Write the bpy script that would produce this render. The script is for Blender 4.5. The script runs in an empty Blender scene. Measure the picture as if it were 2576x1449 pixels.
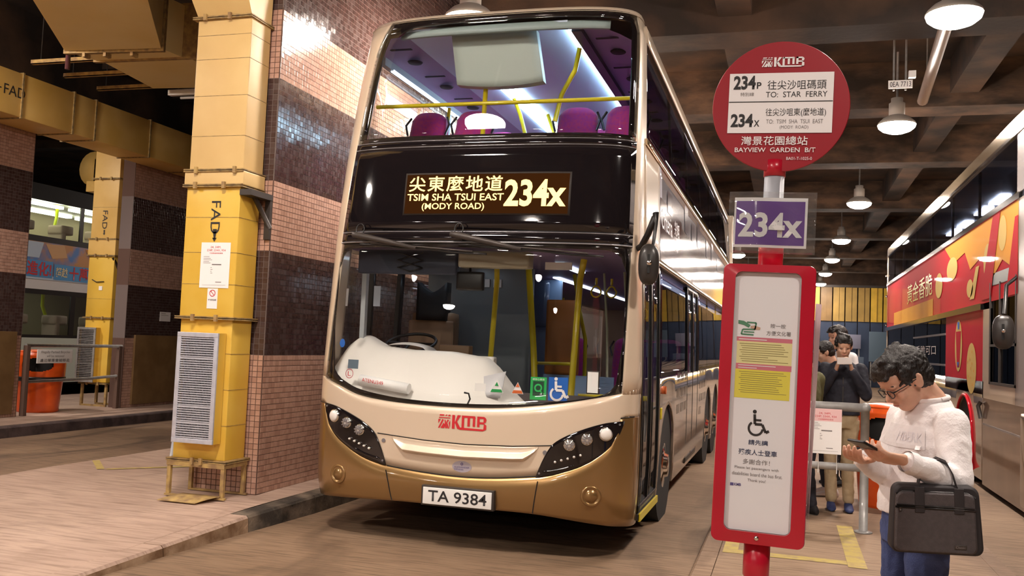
import bpy, bmesh, math, random
import numpy as np
from mathutils import Vector, Matrix
random.seed(7)
PI = math.pi
scene = bpy.context.scene
COL = scene.collection

# ---------------- camera, world, exposure ----------------
cam_d = bpy.data.cameras.new('camera'); cam = bpy.data.objects.new('camera', cam_d); COL.objects.link(cam)
cam_d.sensor_width = 36.0; cam_d.lens = 32.143; cam_d.clip_start = .05; cam_d.clip_end = 300
cam.matrix_world = Matrix(((0.956923, -0.022226, 0.289489, 0), (0.287447, -0.067915, -0.955386, 0), (0.040895, 0.997443, -0.058601, 1.55), (0, 0, 0, 1)))
scene.camera = cam
w = bpy.data.worlds.new('world'); scene.world = w; w.use_nodes = True
w.node_tree.nodes['Background'].inputs[0].default_value = (1.0, .78, .6, 1)
w.node_tree.nodes['Background'].inputs[1].default_value = .012
scene.view_settings.view_transform = 'Standard'; scene.view_settings.look = 'None'
scene.view_settings.exposure = 0.14; scene.view_settings.gamma = 1.0; scene.view_settings.use_curve_mapping = False
LAMP_L = 250.0
# tube lamps inside the left terminal bay and the buses are built with their own things

# ---------------- materials ----------------
def nt(name):
    m = bpy.data.materials.new(name); m.use_nodes = True
    return m, m.node_tree.nodes, m.node_tree.links
def mat(name, col, rough=.6, metal=0., spec=.5, col2=None, scale=6., det=4., bump=0., bscale=60., coat=0., stretch=(1, 1, 1), lo=.35, hi=.65, sheen=0., crough=.05, sub=0.):
    m, N, L = nt(name); b = N['Principled BSDF']
    b.inputs['Base Color'].default_value = (*col, 1); b.inputs['Roughness'].default_value = rough
    b.inputs['Metallic'].default_value = metal; b.inputs['Specular IOR Level'].default_value = spec
    b.inputs['Coat Weight'].default_value = coat; b.inputs['Coat Roughness'].default_value = crough
    b.inputs['Sheen Weight'].default_value = sheen
    if sub:
        b.inputs['Subsurface Weight'].default_value = sub; b.inputs['Subsurface Radius'].default_value = (.02, .008, .004); b.inputs['Subsurface Scale'].default_value = .5
    tc = N.new('ShaderNodeTexCoord'); mp = N.new('ShaderNodeMapping'); L.new(tc.outputs['Object'], mp.inputs[0]); mp.inputs['Scale'].default_value = stretch
    if col2:
        n = N.new('ShaderNodeTexNoise'); n.inputs['Scale'].default_value = scale; n.inputs['Detail'].default_value = det
        L.new(mp.outputs[0], n.inputs[0]); r = N.new('ShaderNodeValToRGB'); L.new(n.outputs[0], r.inputs[0])
        r.color_ramp.elements[0].position = lo; r.color_ramp.elements[1].position = hi
        r.color_ramp.elements[0].color = (*col, 1); r.color_ramp.elements[1].color = (*col2, 1)
        L.new(r.outputs[0], b.inputs['Base Color'])
    if bump:
        n = N.new('ShaderNodeTexNoise'); n.inputs['Scale'].default_value = bscale; n.inputs['Detail'].default_value = 3
        L.new(mp.outputs[0], n.inputs[0]); bp = N.new('ShaderNodeBump'); bp.inputs['Strength'].default_value = bump; bp.inputs['Distance'].default_value = .01
        L.new(n.outputs[0], bp.inputs['Height']); L.new(bp.outputs[0], b.inputs['Normal'])
    return m
def emis(name, col, s):
    m, N, L = nt(name); N.remove(N['Principled BSDF']); e = N.new('ShaderNodeEmission')
    e.inputs[0].default_value = (*col, 1); e.inputs[1].default_value = s
    L.new(e.outputs[0], N['Material Output'].inputs[0]); return m
def glass(name, tint, f0=.035, rough=.0, dirt=0., gain=.6):
    m, N, L = nt(name); N.remove(N['Principled BSDF'])
    t = N.new('ShaderNodeBsdfTransparent'); t.inputs[0].default_value = (*tint, 1)
    g = N.new('ShaderNodeBsdfGlossy'); g.inputs['Roughness'].default_value = rough
    lw = N.new('ShaderNodeLayerWeight'); lw.inputs[0].default_value = .5
    p = N.new('ShaderNodeMath'); p.operation = 'POWER'; p.inputs[1].default_value = 5.0; L.new(lw.outputs['Facing'], p.inputs[0])
    a = N.new('ShaderNodeMath'); a.operation = 'MULTIPLY_ADD'; a.inputs[1].default_value = gain; a.inputs[2].default_value = f0; L.new(p.outputs[0], a.inputs[0])
    mx = N.new('ShaderNodeMixShader'); L.new(a.outputs[0], mx.inputs[0]); L.new(t.outputs[0], mx.inputs[1]); L.new(g.outputs[0], mx.inputs[2])
    out = mx
    if dirt:
        d = N.new('ShaderNodeBsdfDiffuse'); d.inputs[0].default_value = (.7, .7, .7, 1); m2 = N.new('ShaderNodeMixShader'); m2.inputs[0].default_value = dirt
        L.new(mx.outputs[0], m2.inputs[1]); L.new(d.outputs[0], m2.inputs[2]); out = m2
    L.new(out.outputs[0], N['Material Output'].inputs[0]); return m

def floor_mat(name, c1, c2, c3, sx=3., sy=40.):
    """brushed concrete: broad stains, broom lines, specks"""
    m, N, L = nt(name); b = N['Principled BSDF']; b.inputs['Roughness'].default_value = .72; b.inputs['Specular IOR Level'].default_value = .35
    tc = N.new('ShaderNodeTexCoord')
    def noise(sc, stretch, det=5, dist=0.):
        mp = N.new('ShaderNodeMapping'); mp.inputs['Scale'].default_value = stretch; L.new(tc.outputs['Object'], mp.inputs[0])
        n = N.new('ShaderNodeTexNoise'); n.inputs['Scale'].default_value = sc; n.inputs['Detail'].default_value = det; n.inputs['Distortion'].default_value = dist
        L.new(mp.outputs[0], n.inputs[0]); return n
    def ramp(src, c0, c1_, lo, hi):
        r = N.new('ShaderNodeValToRGB'); r.color_ramp.elements[0].position = lo; r.color_ramp.elements[1].position = hi
        r.color_ramp.elements[0].color = (*c0, 1); r.color_ramp.elements[1].color = (*c1_, 1); L.new(src, r.inputs[0]); return r
    a = ramp(noise(.55, (1, 1, 1), 6).outputs[0], c1, c2, .35, .66)
    s = ramp(noise(1., (sx, sy, 1), 4, .6).outputs[0], (0, 0, 0), (1, 1, 1), .45, .75)
    f = ramp(noise(1.3, (1, .3, 1), 7, 1.2).outputs[0], (0, 0, 0), (1, 1, 1), .52, .72)
    m1 = N.new('ShaderNodeMix'); m1.data_type = 'RGBA'; m1.blend_type = 'MIX'; L.new(a.outputs[0], m1.inputs[6]); m1.inputs[7].default_value = (*c3, 1)
    mm = N.new('ShaderNodeMath'); mm.operation = 'MULTIPLY'; mm.inputs[1].default_value = .8; L.new(s.outputs[0], mm.inputs[0]); L.new(mm.outputs[0], m1.inputs[0])
    m2 = N.new('ShaderNodeMix'); m2.data_type = 'RGBA'; L.new(m1.outputs[2], m2.inputs[6]); m2.inputs[7].default_value = (*c3, 1)
    mk = N.new('ShaderNodeMath'); mk.operation = 'MULTIPLY'; mk.inputs[1].default_value = .75; L.new(f.outputs[0], mk.inputs[0]); L.new(mk.outputs[0], m2.inputs[0])
    L.new(m2.outputs[2], b.inputs['Base Color'])
    bn = noise(1., (sx * 2, sy * 2, 1), 3, .3); bp = N.new('ShaderNodeBump'); bp.inputs['Strength'].default_value = .5; bp.inputs['Distance'].default_value = .006
    L.new(bn.outputs[0], bp.inputs['Height']); L.new(bp.outputs[0], b.inputs['Normal'])
    return m

MT = dict(
 road=floor_mat('road_concrete', (.205, .130, .078), (.31, .205, .13), (.085, .05, .03)),
 lane=floor_mat('lane_concrete', (.19, .12, .08), (.31, .205, .13), (.07, .045, .035)),
 island=floor_mat('island_concrete', (.40, .275, .215), (.54, .395, .31), (.22, .14, .105), 2.5, 30.),
 plat=floor_mat('platform_concrete', (.27, .175, .11), (.40, .275, .185), (.12, .07, .045)),
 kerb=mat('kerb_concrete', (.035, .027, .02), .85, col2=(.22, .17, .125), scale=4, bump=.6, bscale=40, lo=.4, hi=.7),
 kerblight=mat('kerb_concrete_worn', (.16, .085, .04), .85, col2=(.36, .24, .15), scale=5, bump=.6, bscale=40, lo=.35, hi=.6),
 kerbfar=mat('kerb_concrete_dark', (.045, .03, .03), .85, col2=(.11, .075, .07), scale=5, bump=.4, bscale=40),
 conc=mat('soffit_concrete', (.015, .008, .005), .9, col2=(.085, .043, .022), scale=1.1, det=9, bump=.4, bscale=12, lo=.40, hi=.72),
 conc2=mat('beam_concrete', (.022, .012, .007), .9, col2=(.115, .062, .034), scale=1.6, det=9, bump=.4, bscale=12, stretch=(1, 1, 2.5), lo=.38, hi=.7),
 grout=mat('grout_brown', (.11, .06, .045), .9), grout2=mat('grout_pale', (.17, .13, .12), .9),
 pink=mat('pink_tile', (.50, .30, .225), .15, col2=(.56, .35, .27), scale=30, spec=.5),
 pink2=mat('pink_tile_b', (.45, .265, .20), .17, spec=.5),
 brown=mat('brown_tile', (.050, .026, .022), .13, col2=(.08, .045, .04), scale=25, spec=.6),
 brown2=mat('brown_tile_b', (.085, .055, .05), .15, spec=.6),
 yel=mat('yellow_duct_paint', (.70, .43, .10), .5, col2=(.80, .53, .17), scale=1.6, det=6, bump=.12, bscale=4),
 yelpale=mat('pale_yellow_duct_paint', (.66, .44, .17), .5, col2=(.74, .52, .22), scale=1.6, det=6, bump=.12, bscale=4),
 yeldeck=mat('bounce_lit_duct_paint', (.86, .66, .26), .5, col2=(.90, .72, .34), scale=1.6, det=6, bump=.12, bscale=4),  # overhead duct: yellow lightened, bounce light from the floor put into the colour
 yel2=mat('yellow_plinth_paint', (.74, .45, .05), .4, col2=(.80, .53, .09), scale=2.0, det=6, bump=.12, bscale=4),
 seam=mat('rusty_seam', (.20, .13, .06), .7, col2=(.42, .28, .10), scale=20),
 rust=mat('rusty_frame', (.28, .17, .08), .7, col2=(.50, .34, .12), scale=12),
 galv=mat('galvanised', (.66, .68, .76), .4, .35, col2=(.56, .58, .66), scale=20),
 grey=mat('grey_paint', (.36, .35, .34), .45, .2, col2=(.28, .27, .26), scale=14, coat=.2),
 greyp=mat('grey_post_paint', (.42, .43, .47), .45, .1),
 dgrey=mat('dark_steel', (.06, .05, .045), .5, .4),
 black=mat('black_plastic', (.012, .011, .011), .35),
 blackm=mat('black_matt', (.01, .01, .01), .8),
 white=mat('white_paint', (.82, .80, .78), .5),
 paper=mat('white_paper', (.93, .91, .90), .6),
 pinkpaper=mat('pink_paper', (.85, .55, .55), .6),
 board=mat('brown_board', (.17, .095, .035), .55, col2=(.23, .135, .055), scale=3),
 red=mat('red_enamel', (.52, .006, .030), .3, col2=(.46, .006, .022), scale=5, coat=.5),
 signred=mat('sign_red', (.33, .004, .014), .35, coat=.3),
 signwhite=mat('sign_white', (.90, .87, .88), .4),
 ink=mat('black_ink', (.02, .018, .02), .6), inkgrey=mat('grey_ink', (.22, .2, .2), .6),
 purple=mat('purple_print', (.13, .022, .30), .3, coat=.4),
 orange=mat('orange_plastic', (.95, .135, .012), .3, coat=.5, col2=(.85, .10, .01), scale=6),
 yellowrail=mat('yellow_rail', (.70, .55, .015), .35, coat=.3),
 ypaint=mat('yellow_road_paint', (.50, .38, .10), .75, col2=(.38, .27, .13), scale=14, lo=.4, hi=.7),
 greenink=mat('green_print', (.02, .35, .09), .5), blueink=mat('blue_print', (.01, .13, .55), .5), redink=mat('red_print', (.62, .02, .03), .5),
 orangeink=mat('orange_print', (.75, .16, .04), .5), yellowpaper=mat('yellow_paper', (.83, .74, .10), .5), paleyel=mat('pale_yellow_paper', (.84, .78, .38), .5),
 rose=mat('rose_print', (.68, .20, .26), .5), yellowsheet=mat('far_yellow_sheet', (.72, .43, .03), .5, col2=(.55, .32, .03), scale=1.5),
 bluesheet=mat('far_blue_sheet', (.02, .035, .075), .5, col2=(.03, .05, .10), scale=1),
 lampbody=mat('lamp_housing', (.52, .47, .42), .5, .2), lamp=emis('lamp_glow', (1.0, .875, .775), LAMP_L),
)

# ---------------- mesh builder ----------------
class MB:
    def __init__(s): s.v = []; s.f = []; s.mi = []; s.sm = []; s.cur = 0
    def add(s, vs, fs, smooth=False):
        o = len(s.v); s.v += [tuple(v) for v in vs]
        for f in fs: s.f.append(tuple(i + o for i in f)); s.mi.append(s.cur); s.sm.append(smooth)
        return s
    def box(s, x0, x1, y0, y1, z0, z1, M=None):
        vs = [Vector((x, y, z)) for x in (x0, x1) for y in (y0, y1) for z in (z0, z1)]
        if M: vs = [M @ v for v in vs]
        return s.add(vs, [(0, 1, 3, 2), (4, 6, 7, 5), (0, 4, 5, 1), (2, 3, 7, 6), (0, 2, 6, 4), (1, 5, 7, 3)])
    def bbox(s, x0, x1, y0, y1, z0, z1, b=.01, M=None):
        """bevelled box"""
        bm = bmesh.new(); bmesh.ops.create_cube(bm, size=1)
        for v in bm.verts: v.co = Vector(((x0 + x1) / 2 + v.co.x * (x1 - x0), (y0 + y1) / 2 + v.co.y * (y1 - y0), (z0 + z1) / 2 + v.co.z * (z1 - z0)))
        bmesh.ops.bevel(bm, geom=bm.edges[:], offset=b, segments=2, affect='EDGES', profile=.7)
        bm.verts.index_update()
        vs = [(M @ v.co if M else v.co.copy()) for v in bm.verts]; fs = [tuple(v.index for v in f.verts) for f in bm.faces]; bm.free()
        return s.add(vs, fs, True)
    def tube(s, pts, r, n=10, caps=True, smooth=True):
        pts = [Vector(p) for p in pts]; rs = r if isinstance(r, (list, tuple)) else [r] * len(pts)
        vs = []; up = None
        for i, p in enumerate(pts):
            d = (pts[min(i + 1, len(pts) - 1)] - pts[max(i - 1, 0)]).normalized()
            if up is None: up = Vector((0, 0, 1)) if abs(d.z) < .9 else Vector((1, 0, 0))
            a = d.cross(up).normalized(); b = a.cross(d).normalized(); up = b
            for k in range(n): t = 2 * PI * k / n; vs.append(p + (a * math.cos(t) + b * math.sin(t)) * rs[i])
        fs = [(i * n + k, i * n + (k + 1) % n, (i + 1) * n + (k + 1) % n, (i + 1) * n + k) for i in range(len(pts) - 1) for k in range(n)]
        s.add(vs, fs, smooth)
        if caps: o = len(s.v) - len(vs); s.f += [tuple(o + k for k in range(n)), tuple(o + (len(pts) - 1) * n + k for k in reversed(range(n)))]; s.mi += [s.cur] * 2; s.sm += [False] * 2
        return s
    def lathe(s, prof, c=(0, 0, 0), axis='z', n=24, M=None, smooth=True):
        vs = []
        for (r, h) in prof:
            for k in range(n):
                t = 2 * PI * k / n; a, b = r * math.cos(t), r * math.sin(t)
                v = Vector((a, b, h)) if axis == 'z' else (Vector((h, a, b)) if axis == 'x' else Vector((a, h, b)))
                v = v + Vector(c); vs.append(M @ v if M else v)
        m = len(prof)
        fs = [(i * n + k, i * n + (k + 1) % n, (i + 1) * n + (k + 1) % n, (i + 1) * n + k) for i in range(m - 1) for k in range(n)]
        s.add(vs, fs, smooth); o = len(s.v) - len(vs)
        for i, rev in ((0, True), (m - 1, False)):
            if prof[i][0] > 1e-5:
                idx = [o + i * n + k for k in range(n)]; s.f.append(tuple(idx[::-1] if rev else idx)); s.mi.append(s.cur); s.sm.append(False)
        return s
    def ell(s, c, r, n=12, m=8, M=None):
        prof = [(max(1e-4, math.sin(PI * i / m)), -math.cos(PI * i / m)) for i in range(m + 1)]
        T = Matrix.Translation(c) @ (M or Matrix()) @ Matrix.Diagonal((*r, 1))
        return s.lathe(prof, n=n, M=T)
    def prism(s, pts, fn, thick):
        """2D outline -> solid; fn(a,b,d) maps outline coords and depth to 3D"""
        n = len(pts); vs = [fn(a, b, 0) for a, b in pts] + [fn(a, b, thick) for a, b in pts]
        return s.add(vs, [tuple(range(n)), tuple(range(2 * n - 1, n - 1, -1))] + [(i, i + n, (i + 1) % n + n, (i + 1) % n) for i in range(n)])
    def grid(s, fn, nu, nv, smooth=True):
        vs = [fn(i / nu, j / nv) for j in range(nv + 1) for i in range(nu + 1)]
        return s.add(vs, [(j * (nu + 1) + i, j * (nu + 1) + i + 1, (j + 1) * (nu + 1) + i + 1, (j + 1) * (nu + 1) + i) for j in range(nv) for i in range(nu)], smooth)
    def solid(s, fn, nu, nv, thick, smooth=True):
        """grid fn(u,v,d): outer skin at d=0, inner skin at d=thick, plus rim"""
        W = nu + 1
        vs = [fn(i / nu, j / nv, 0) for j in range(nv + 1) for i in range(W)] + [fn(i / nu, j / nv, thick) for j in range(nv + 1) for i in range(W)]
        K = W * (nv + 1); fs = []
        for j in range(nv):
            for i in range(nu):
                a = (j * W + i, j * W + i + 1, (j + 1) * W + i + 1, (j + 1) * W + i); fs.append(a); fs.append(tuple(K + q for q in a[::-1]))
        s.add(vs, fs, smooth); o = len(s.v) - len(vs)
        rim = [i for i in range(W)] + [j * W + nu for j in range(1, nv + 1)] + [nv * W + i for i in range(nu - 1, -1, -1)] + [j * W for j in range(nv - 1, 0, -1)]
        for a, b in zip(rim, rim[1:] + rim[:1]): s.f.append((o + b, o + a, o + a + K, o + b + K)); s.mi.append(s.cur); s.sm.append(False)
        return s
    def mesh(s, name, mats):
        me = bpy.data.meshes.new(name); me.from_pydata(s.v, [], s.f); me.update()
        for m in (mats if isinstance(mats, (list, tuple)) else [mats]): me.materials.append(m)
        me.polygons.foreach_set('material_index', s.mi); me.polygons.foreach_set('use_smooth', s.sm); return me
    def obj(s, name, mats, parent=None, **kw):
        return link(name, s.mesh(name, mats), parent, **kw)

def link(name, data, parent=None, label=None, cat=None, group=None, kind=None):
    o = bpy.data.objects.new(name, data); COL.objects.link(o)
    if parent is not None: o.parent = parent; o.matrix_parent_inverse = parent.matrix_world.inverted() if parent.get('_abs') else Matrix()
    if label: o['label'] = label
    if cat: o['category'] = cat
    if group: o['group'] = group
    if kind: o['kind'] = kind
    return o
def thing(name, label, cat, loc=(0, 0, 0), rot=None, group=None, scale=None):
    """an Empty at the thing's base; children are modelled in world space unless rot/loc frames are wanted (see rel)"""
    o = bpy.data.objects.new(name, None); COL.objects.link(o); o.empty_display_size = .1
    M = Matrix.Translation(loc)
    if rot: M = M @ Matrix.Rotation(rot, 4, 'Z')
    o.matrix_world = M; o['label'] = label; o['category'] = cat
    if group: o['group'] = group
    return o
class W:
    """parent wrapper: children given in world coordinates"""
def wparent(o, parent):
    o.parent = parent; o.matrix_parent_inverse = parent.matrix_basis.inverted(); return o
def wobj(mb, name, mats, parent, **kw):
    o = mb.obj(name, mats, None, **kw); return wparent(o, parent) if parent is not None else o
def struct(mb, name, mats, **kw): return mb.obj(name, mats, None, kind='structure', **kw)
def dup(root, loc=None, rotz=None, label=None, group=None, name=None):
    def cp(o, par):
        c = o.copy(); COL.objects.link(c)
        if par is not None: c.parent = par; c.matrix_parent_inverse = o.matrix_parent_inverse.copy()
        for ch in kids.get(o.name, []): cp(ch, c)
        return c
    kids = {}
    for o in COL.objects:
        if o.parent: kids.setdefault(o.parent.name, []).append(o)
    r = cp(root, None)
    if loc is not None: r.location = loc
    if rotz is not None: r.rotation_euler = (0, 0, rotz)
    if label: r['label'] = label
    if group: r['group'] = group
    return r

# ---------------- flat print helpers (fn maps plane coords (a,b) to 3D) ----------------
class Flat(MB):
    def __init__(s, fn): super().__init__(); s.fn = fn
    def poly(s, pts):
        return s.add([s.fn(a, b) for a, b in pts], [tuple(range(len(pts)))])
    def rect(s, a0, a1, b0, b1, n=1, m=1):
        if n == 1 and m == 1: return s.poly([(a0, b0), (a1, b0), (a1, b1), (a0, b1)])
        vs = [s.fn(a0 + (a1 - a0) * i / n, b0 + (b1 - b0) * j / m) for j in range(m + 1) for i in range(n + 1)]
        return s.add(vs, [(j * (n + 1) + i, j * (n + 1) + i + 1, (j + 1) * (n + 1) + i + 1, (j + 1) * (n + 1) + i) for j in range(m) for i in range(n)])
    def line(s, p, q, w):
        dx, dy = q[0] - p[0], q[1] - p[1]; L = math.hypot(dx, dy) or 1; nx, ny = -dy / L * w / 2, dx / L * w / 2
        return s.poly([(p[0] + nx, p[1] + ny), (p[0] - nx, p[1] - ny), (q[0] - nx, q[1] - ny), (q[0] + nx, q[1] + ny)])
    def path(s, pts, w):
        for p, q in zip(pts, pts[1:]): s.line(p, q, w)
        return s
    def arc(s, c, r, a0, a1, w, n=20):
        P = [(a0 + (a1 - a0) * i / n) for i in range(n + 1)]
        vs = [s.fn(c[0] + (r + k) * math.cos(t), c[1] + (r + k) * math.sin(t)) for t in P for k in (-w / 2, w / 2)]
        return s.add(vs, [(2 * i, 2 * i + 1, 2 * i + 3, 2 * i + 2) for i in range(n)])
    def disc(s, c, rx, ry=None, n=28):
        ry = ry or rx; return s.poly([(c[0] + rx * math.cos(2 * PI * i / n), c[1] + ry * math.sin(2 * PI * i / n)) for i in range(n)])
def text(name, body, a0, a1, b0, b1, fn, m, parent, bold=0., fit=True, cut=False, **kw):
    """lettering fitted into the plane box a0..a1 x b0..b1 and mapped through fn"""
    cu = bpy.data.curves.new('t', 'FONT'); cu.body = body; cu.size = 1; cu.resolution_u = 3; cu.offset = bold; cu.fill_mode = 'FRONT'
    o = bpy.data.objects.new('t', cu); COL.objects.link(o)
    bpy.context.view_layer.update(); dg = bpy.context.evaluated_depsgraph_get()
    me = bpy.data.meshes.new_from_object(o.evaluated_get(dg)); bpy.data.objects.remove(o); bpy.data.curves.remove(cu)
    n = len(me.vertices)
    if n == 0: return None
    co = np.empty(n * 3); me.vertices.foreach_get('co', co); co = co.reshape(-1, 3)
    x0, x1, y0, y1 = co[:, 0].min(), co[:, 0].max(), co[:, 1].min(), co[:, 1].max()
    sx = (a1 - a0) / (x1 - x0); sy = (b1 - b0) / (y1 - y0)
    out = [fn(a0 + (x - x0) * sx, b0 + (y - y0) * sy) for x, y, _ in co]
    me.vertices.foreach_set('co', np.array(out, float).ravel()); me.update()
    me.materials.clear(); me.materials.append(m); me.name = name
    o = link(name, me, None, **kw)
    return wparent(o, parent) if parent is not None else o
def plane(o, u, v, off=(0, 0, 0)):
    o, u, v = Vector(o) + Vector(off), Vector(u), Vector(v)
    return lambda a, b: o + u * a + v * b
def wheelchair(F, cx, cy, s, w=.09):
    F.disc((cx - .10 * s, cy + .46 * s), .075 * s)
    F.path([(cx - .10 * s, cy + .36 * s), (cx - .08 * s, cy - .02 * s), (cx + .20 * s, cy - .02 * s), (cx + .34 * s, cy - .32 * s), (cx + .46 * s, cy - .25 * s)], w * s)
    F.line((cx - .09 * s, cy + .14 * s), (cx + .16 * s, cy + .14 * s), w * .8 * s)
    F.arc((cx - .04 * s, cy - .18 * s), .26 * s, PI * .70, PI * 1.98, w * .85 * s)
def interp(pts, x):
    if x <= pts[0][0]: return pts[0][1]
    for (a, b), (c, d) in zip(pts, pts[1:]):
        if x <= c: return b + (d - b) * (x - a) / (c - a)
    return pts[-1][1]
def smoothi(pts):
    """monotone-ish smooth interpolation through points (cubic hermite)"""
    xs = [p[0] for p in pts]; ys = [p[1] for p in pts]; n = len(xs)
    ms = [(ys[min(i + 1, n - 1)] - ys[max(i - 1, 0)]) / (xs[min(i + 1, n - 1)] - xs[max(i - 1, 0)]) for i in range(n)]
    def f(x):
        if x <= xs[0]: return ys[0]
        if x >= xs[-1]: return ys[-1]
        for i in range(n - 1):
            if x <= xs[i + 1]:
                h = xs[i + 1] - xs[i]; t = (x - xs[i]) / h
                return (2 * t**3 - 3 * t * t + 1) * ys[i] + (t**3 - 2 * t * t + t) * h * ms[i] + (-2 * t**3 + 3 * t * t) * ys[i + 1] + (t**3 - t * t) * h * ms[i + 1]
    return f
def kmb_logo(name, a0, a1, b0, b1, fn, m, parent):
    """road-pattern square plus three joined letters"""
    F = Flat(fn); W_, H = a1 - a0, b1 - b0
    X = lambda u: a0 + W_ * u
    Y_ = lambda v: b0 + H * v
    P = lambda *q: F.poly([(X(u), Y_(v)) for u, v in q])
    P((.02, .90), (.11, .90), (.125, 1), (.03, 1)); P((.14, .90), (.17, .90), (.19, 1), (.165, 1)); P((.20, .90), (.255, .90), (.25, 1), (.215, 1))
    P((.01, .74), (.25, .74), (.25, .80), (.01, .80))
    P((0, .04), (.03, .04), (.115, .62), (.085, .68)); P((0, .35), (.05, .66), (0, .66)); P((.05, .04), (.13, .04), (.145, .28), (.115, .42), (.11, .40))
    P((.15, .04), (.19, .04), (.15, .64), (.13, .64)); P((.20, .04), (.24, .04), (.19, .42), (.225, .64), (.19, .64), (.165, .42)); P((.245, .1), (.25, .1), (.25, .62), (.22, .42))
    P((.29, .04), (.345, .04), (.345, 1), (.29, 1)); P((.345, .42), (.40, 1), (.47, 1), (.385, .52)); P((.345, .52), (.385, .60), (.46, .16), (.40, .06))
    P((.40, .06), (.46, 0), (.93, 0), (.96, .06), (.96, .13), (.43, .16)); P((.49, .13), (.54, .13), (.54, 1), (.49, 1)); P((.49, .86), (.78, .86), (.76, 1), (.52, 1))
    P((.61, .27), (.66, .27), (.66, .9), (.61, .9)); P((.72, .27), (.77, .27), (.77, .9), (.72, .9))
    P((.81, .27), (.86, .27), (.86, 1), (.81, 1)); P((.81, .85), (.95, .85), (.985, .92), (.95, 1), (.81, 1)); P((.94, .56), (.985, .6), (1, .8), (.985, .92), (.94, .9)); P((.86, .48), (.95, .48), (.96, .62), (.86, .62)); P((.93, 0), (1, .12), (1, .42), (.95, .54), (.94, .1))
    return wobj(F, name, m, parent)
# ================= SETTING =================
# ground and kerbs
struct(MB().box(-45, 30, -22, 62, -.3, 0), 'floor', MT['road'], label=None)
L2 = MB().box(-9.87, -6.85, -22, 50, -.02, .004); struct(L2, 'floor_lane', MT['lane'])
EDGE = [(-22, -4.10, .03), (3.5, -4.08, .03), (4.7, -4.04, .04), (5.3, -4.02, .07), (5.75, -4.0, .09), (6.3, -3.95, .125), (6.6, -3.92, .14), (7.3, -3.88, .15), (9, -3.88, .15), (50, -3.88, .15)]
mb = MB()
def isl(i, j):   # top surface rows along Y, columns from left edge to kerb line
    y, xe, z = EDGE[j]; xs = [-6.85, -6.0, -5.0, xe - .17]
    return (xs[i], y, z)
vs = [isl(i, j) for j in range(len(EDGE)) for i in range(4)]
mb.add(vs, [(j * 4 + i, j * 4 + i + 1, (j + 1) * 4 + i + 1, (j + 1) * 4 + i) for j in range(len(EDGE) - 1) for i in range(3)])
mb.box(-6.85, -6.84, -22, 50, -.05, .03)
vs = [(-6.85, e[0], e[2]) for e in EDGE] + [(-6.85, e[0], -.05) for e in EDGE]; n = len(EDGE)
mb.add(vs, [(i, i + 1, n + i + 1, n + i) for i in range(n - 1)])
floor_island = struct(mb, 'floor_island', MT['island'])
# kerb stones along the bus lane, each a part, with recessed joints
def kerb_stone(y0, y1, parent, xe0, xe1, z0, z1, w=.16, side=1, m='kerb'):
    m_ = MB(); vs = []
    for (y, xe, z) in ((y0 + .004, xe0, z0), (y1 - .004, xe1, z1)):
        vs += [(xe - side * w, y, -.05), (xe + side * .012, y, -.05), (xe, y, z - .018), (xe - side * .018, y, z), (xe - side * w, y, z)]
    m_.add(vs, [(0, 1, 2, 3, 4), (9, 8, 7, 6, 5)] + [(i, i + 5, (i + 1) % 5 + 5, (i + 1) % 5) for i in range(5)])
    for k in (4, 5): m_.mi[k] = 1 if m == 'kerblight' else 0
    return wobj(m_, 'kerb_stone', [MT[m], MT['plat'] if xe0 > -1 else MT['island']], parent)
ez = smoothi([(e[0], e[1]) for e in EDGE]); eh = smoothi([(e[0], e[2]) for e in EDGE])
y = 2.6
while y < 20:
    st = .92
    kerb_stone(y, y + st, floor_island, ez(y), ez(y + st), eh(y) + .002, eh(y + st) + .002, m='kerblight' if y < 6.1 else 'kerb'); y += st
# far-left platform with its kerb
fp = struct(MB().box(-13.6, -10.03, -22, 50, -.05, .15), 'floor_far_platform', MT['island'])
y = 5.2
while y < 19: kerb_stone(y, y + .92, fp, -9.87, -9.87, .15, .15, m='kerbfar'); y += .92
# waiting platform on the right
rp = struct(MB().box(-.42, 1.36, -22, 46, -.05, .15), 'floor_platform', MT['plat'])
y = 2.0
while y < 22:
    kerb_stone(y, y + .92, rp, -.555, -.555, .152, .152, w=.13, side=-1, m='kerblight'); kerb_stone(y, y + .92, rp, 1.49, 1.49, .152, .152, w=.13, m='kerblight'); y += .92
# painted lines
F = Flat(lambda a, b: (a, b, .1525))
F.rect(-.40, -.30, 6.742, 7.25); F.rect(-.40, .418, 6.62, 6.74); F.rect(.42, .54, 6.55, 8.1); wobj(F, 'painted_line', MT['ypaint'], rp)
F = Flat(lambda a, b: (a, b, .1545))
F.line((-6.8, 7.9), (-6.35, 7.45), .07); F.line((-6.31, 7.48), (-5.5, 8.35), .07); wobj(F, 'painted_line', MT['ypaint'], floor_island)

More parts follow.
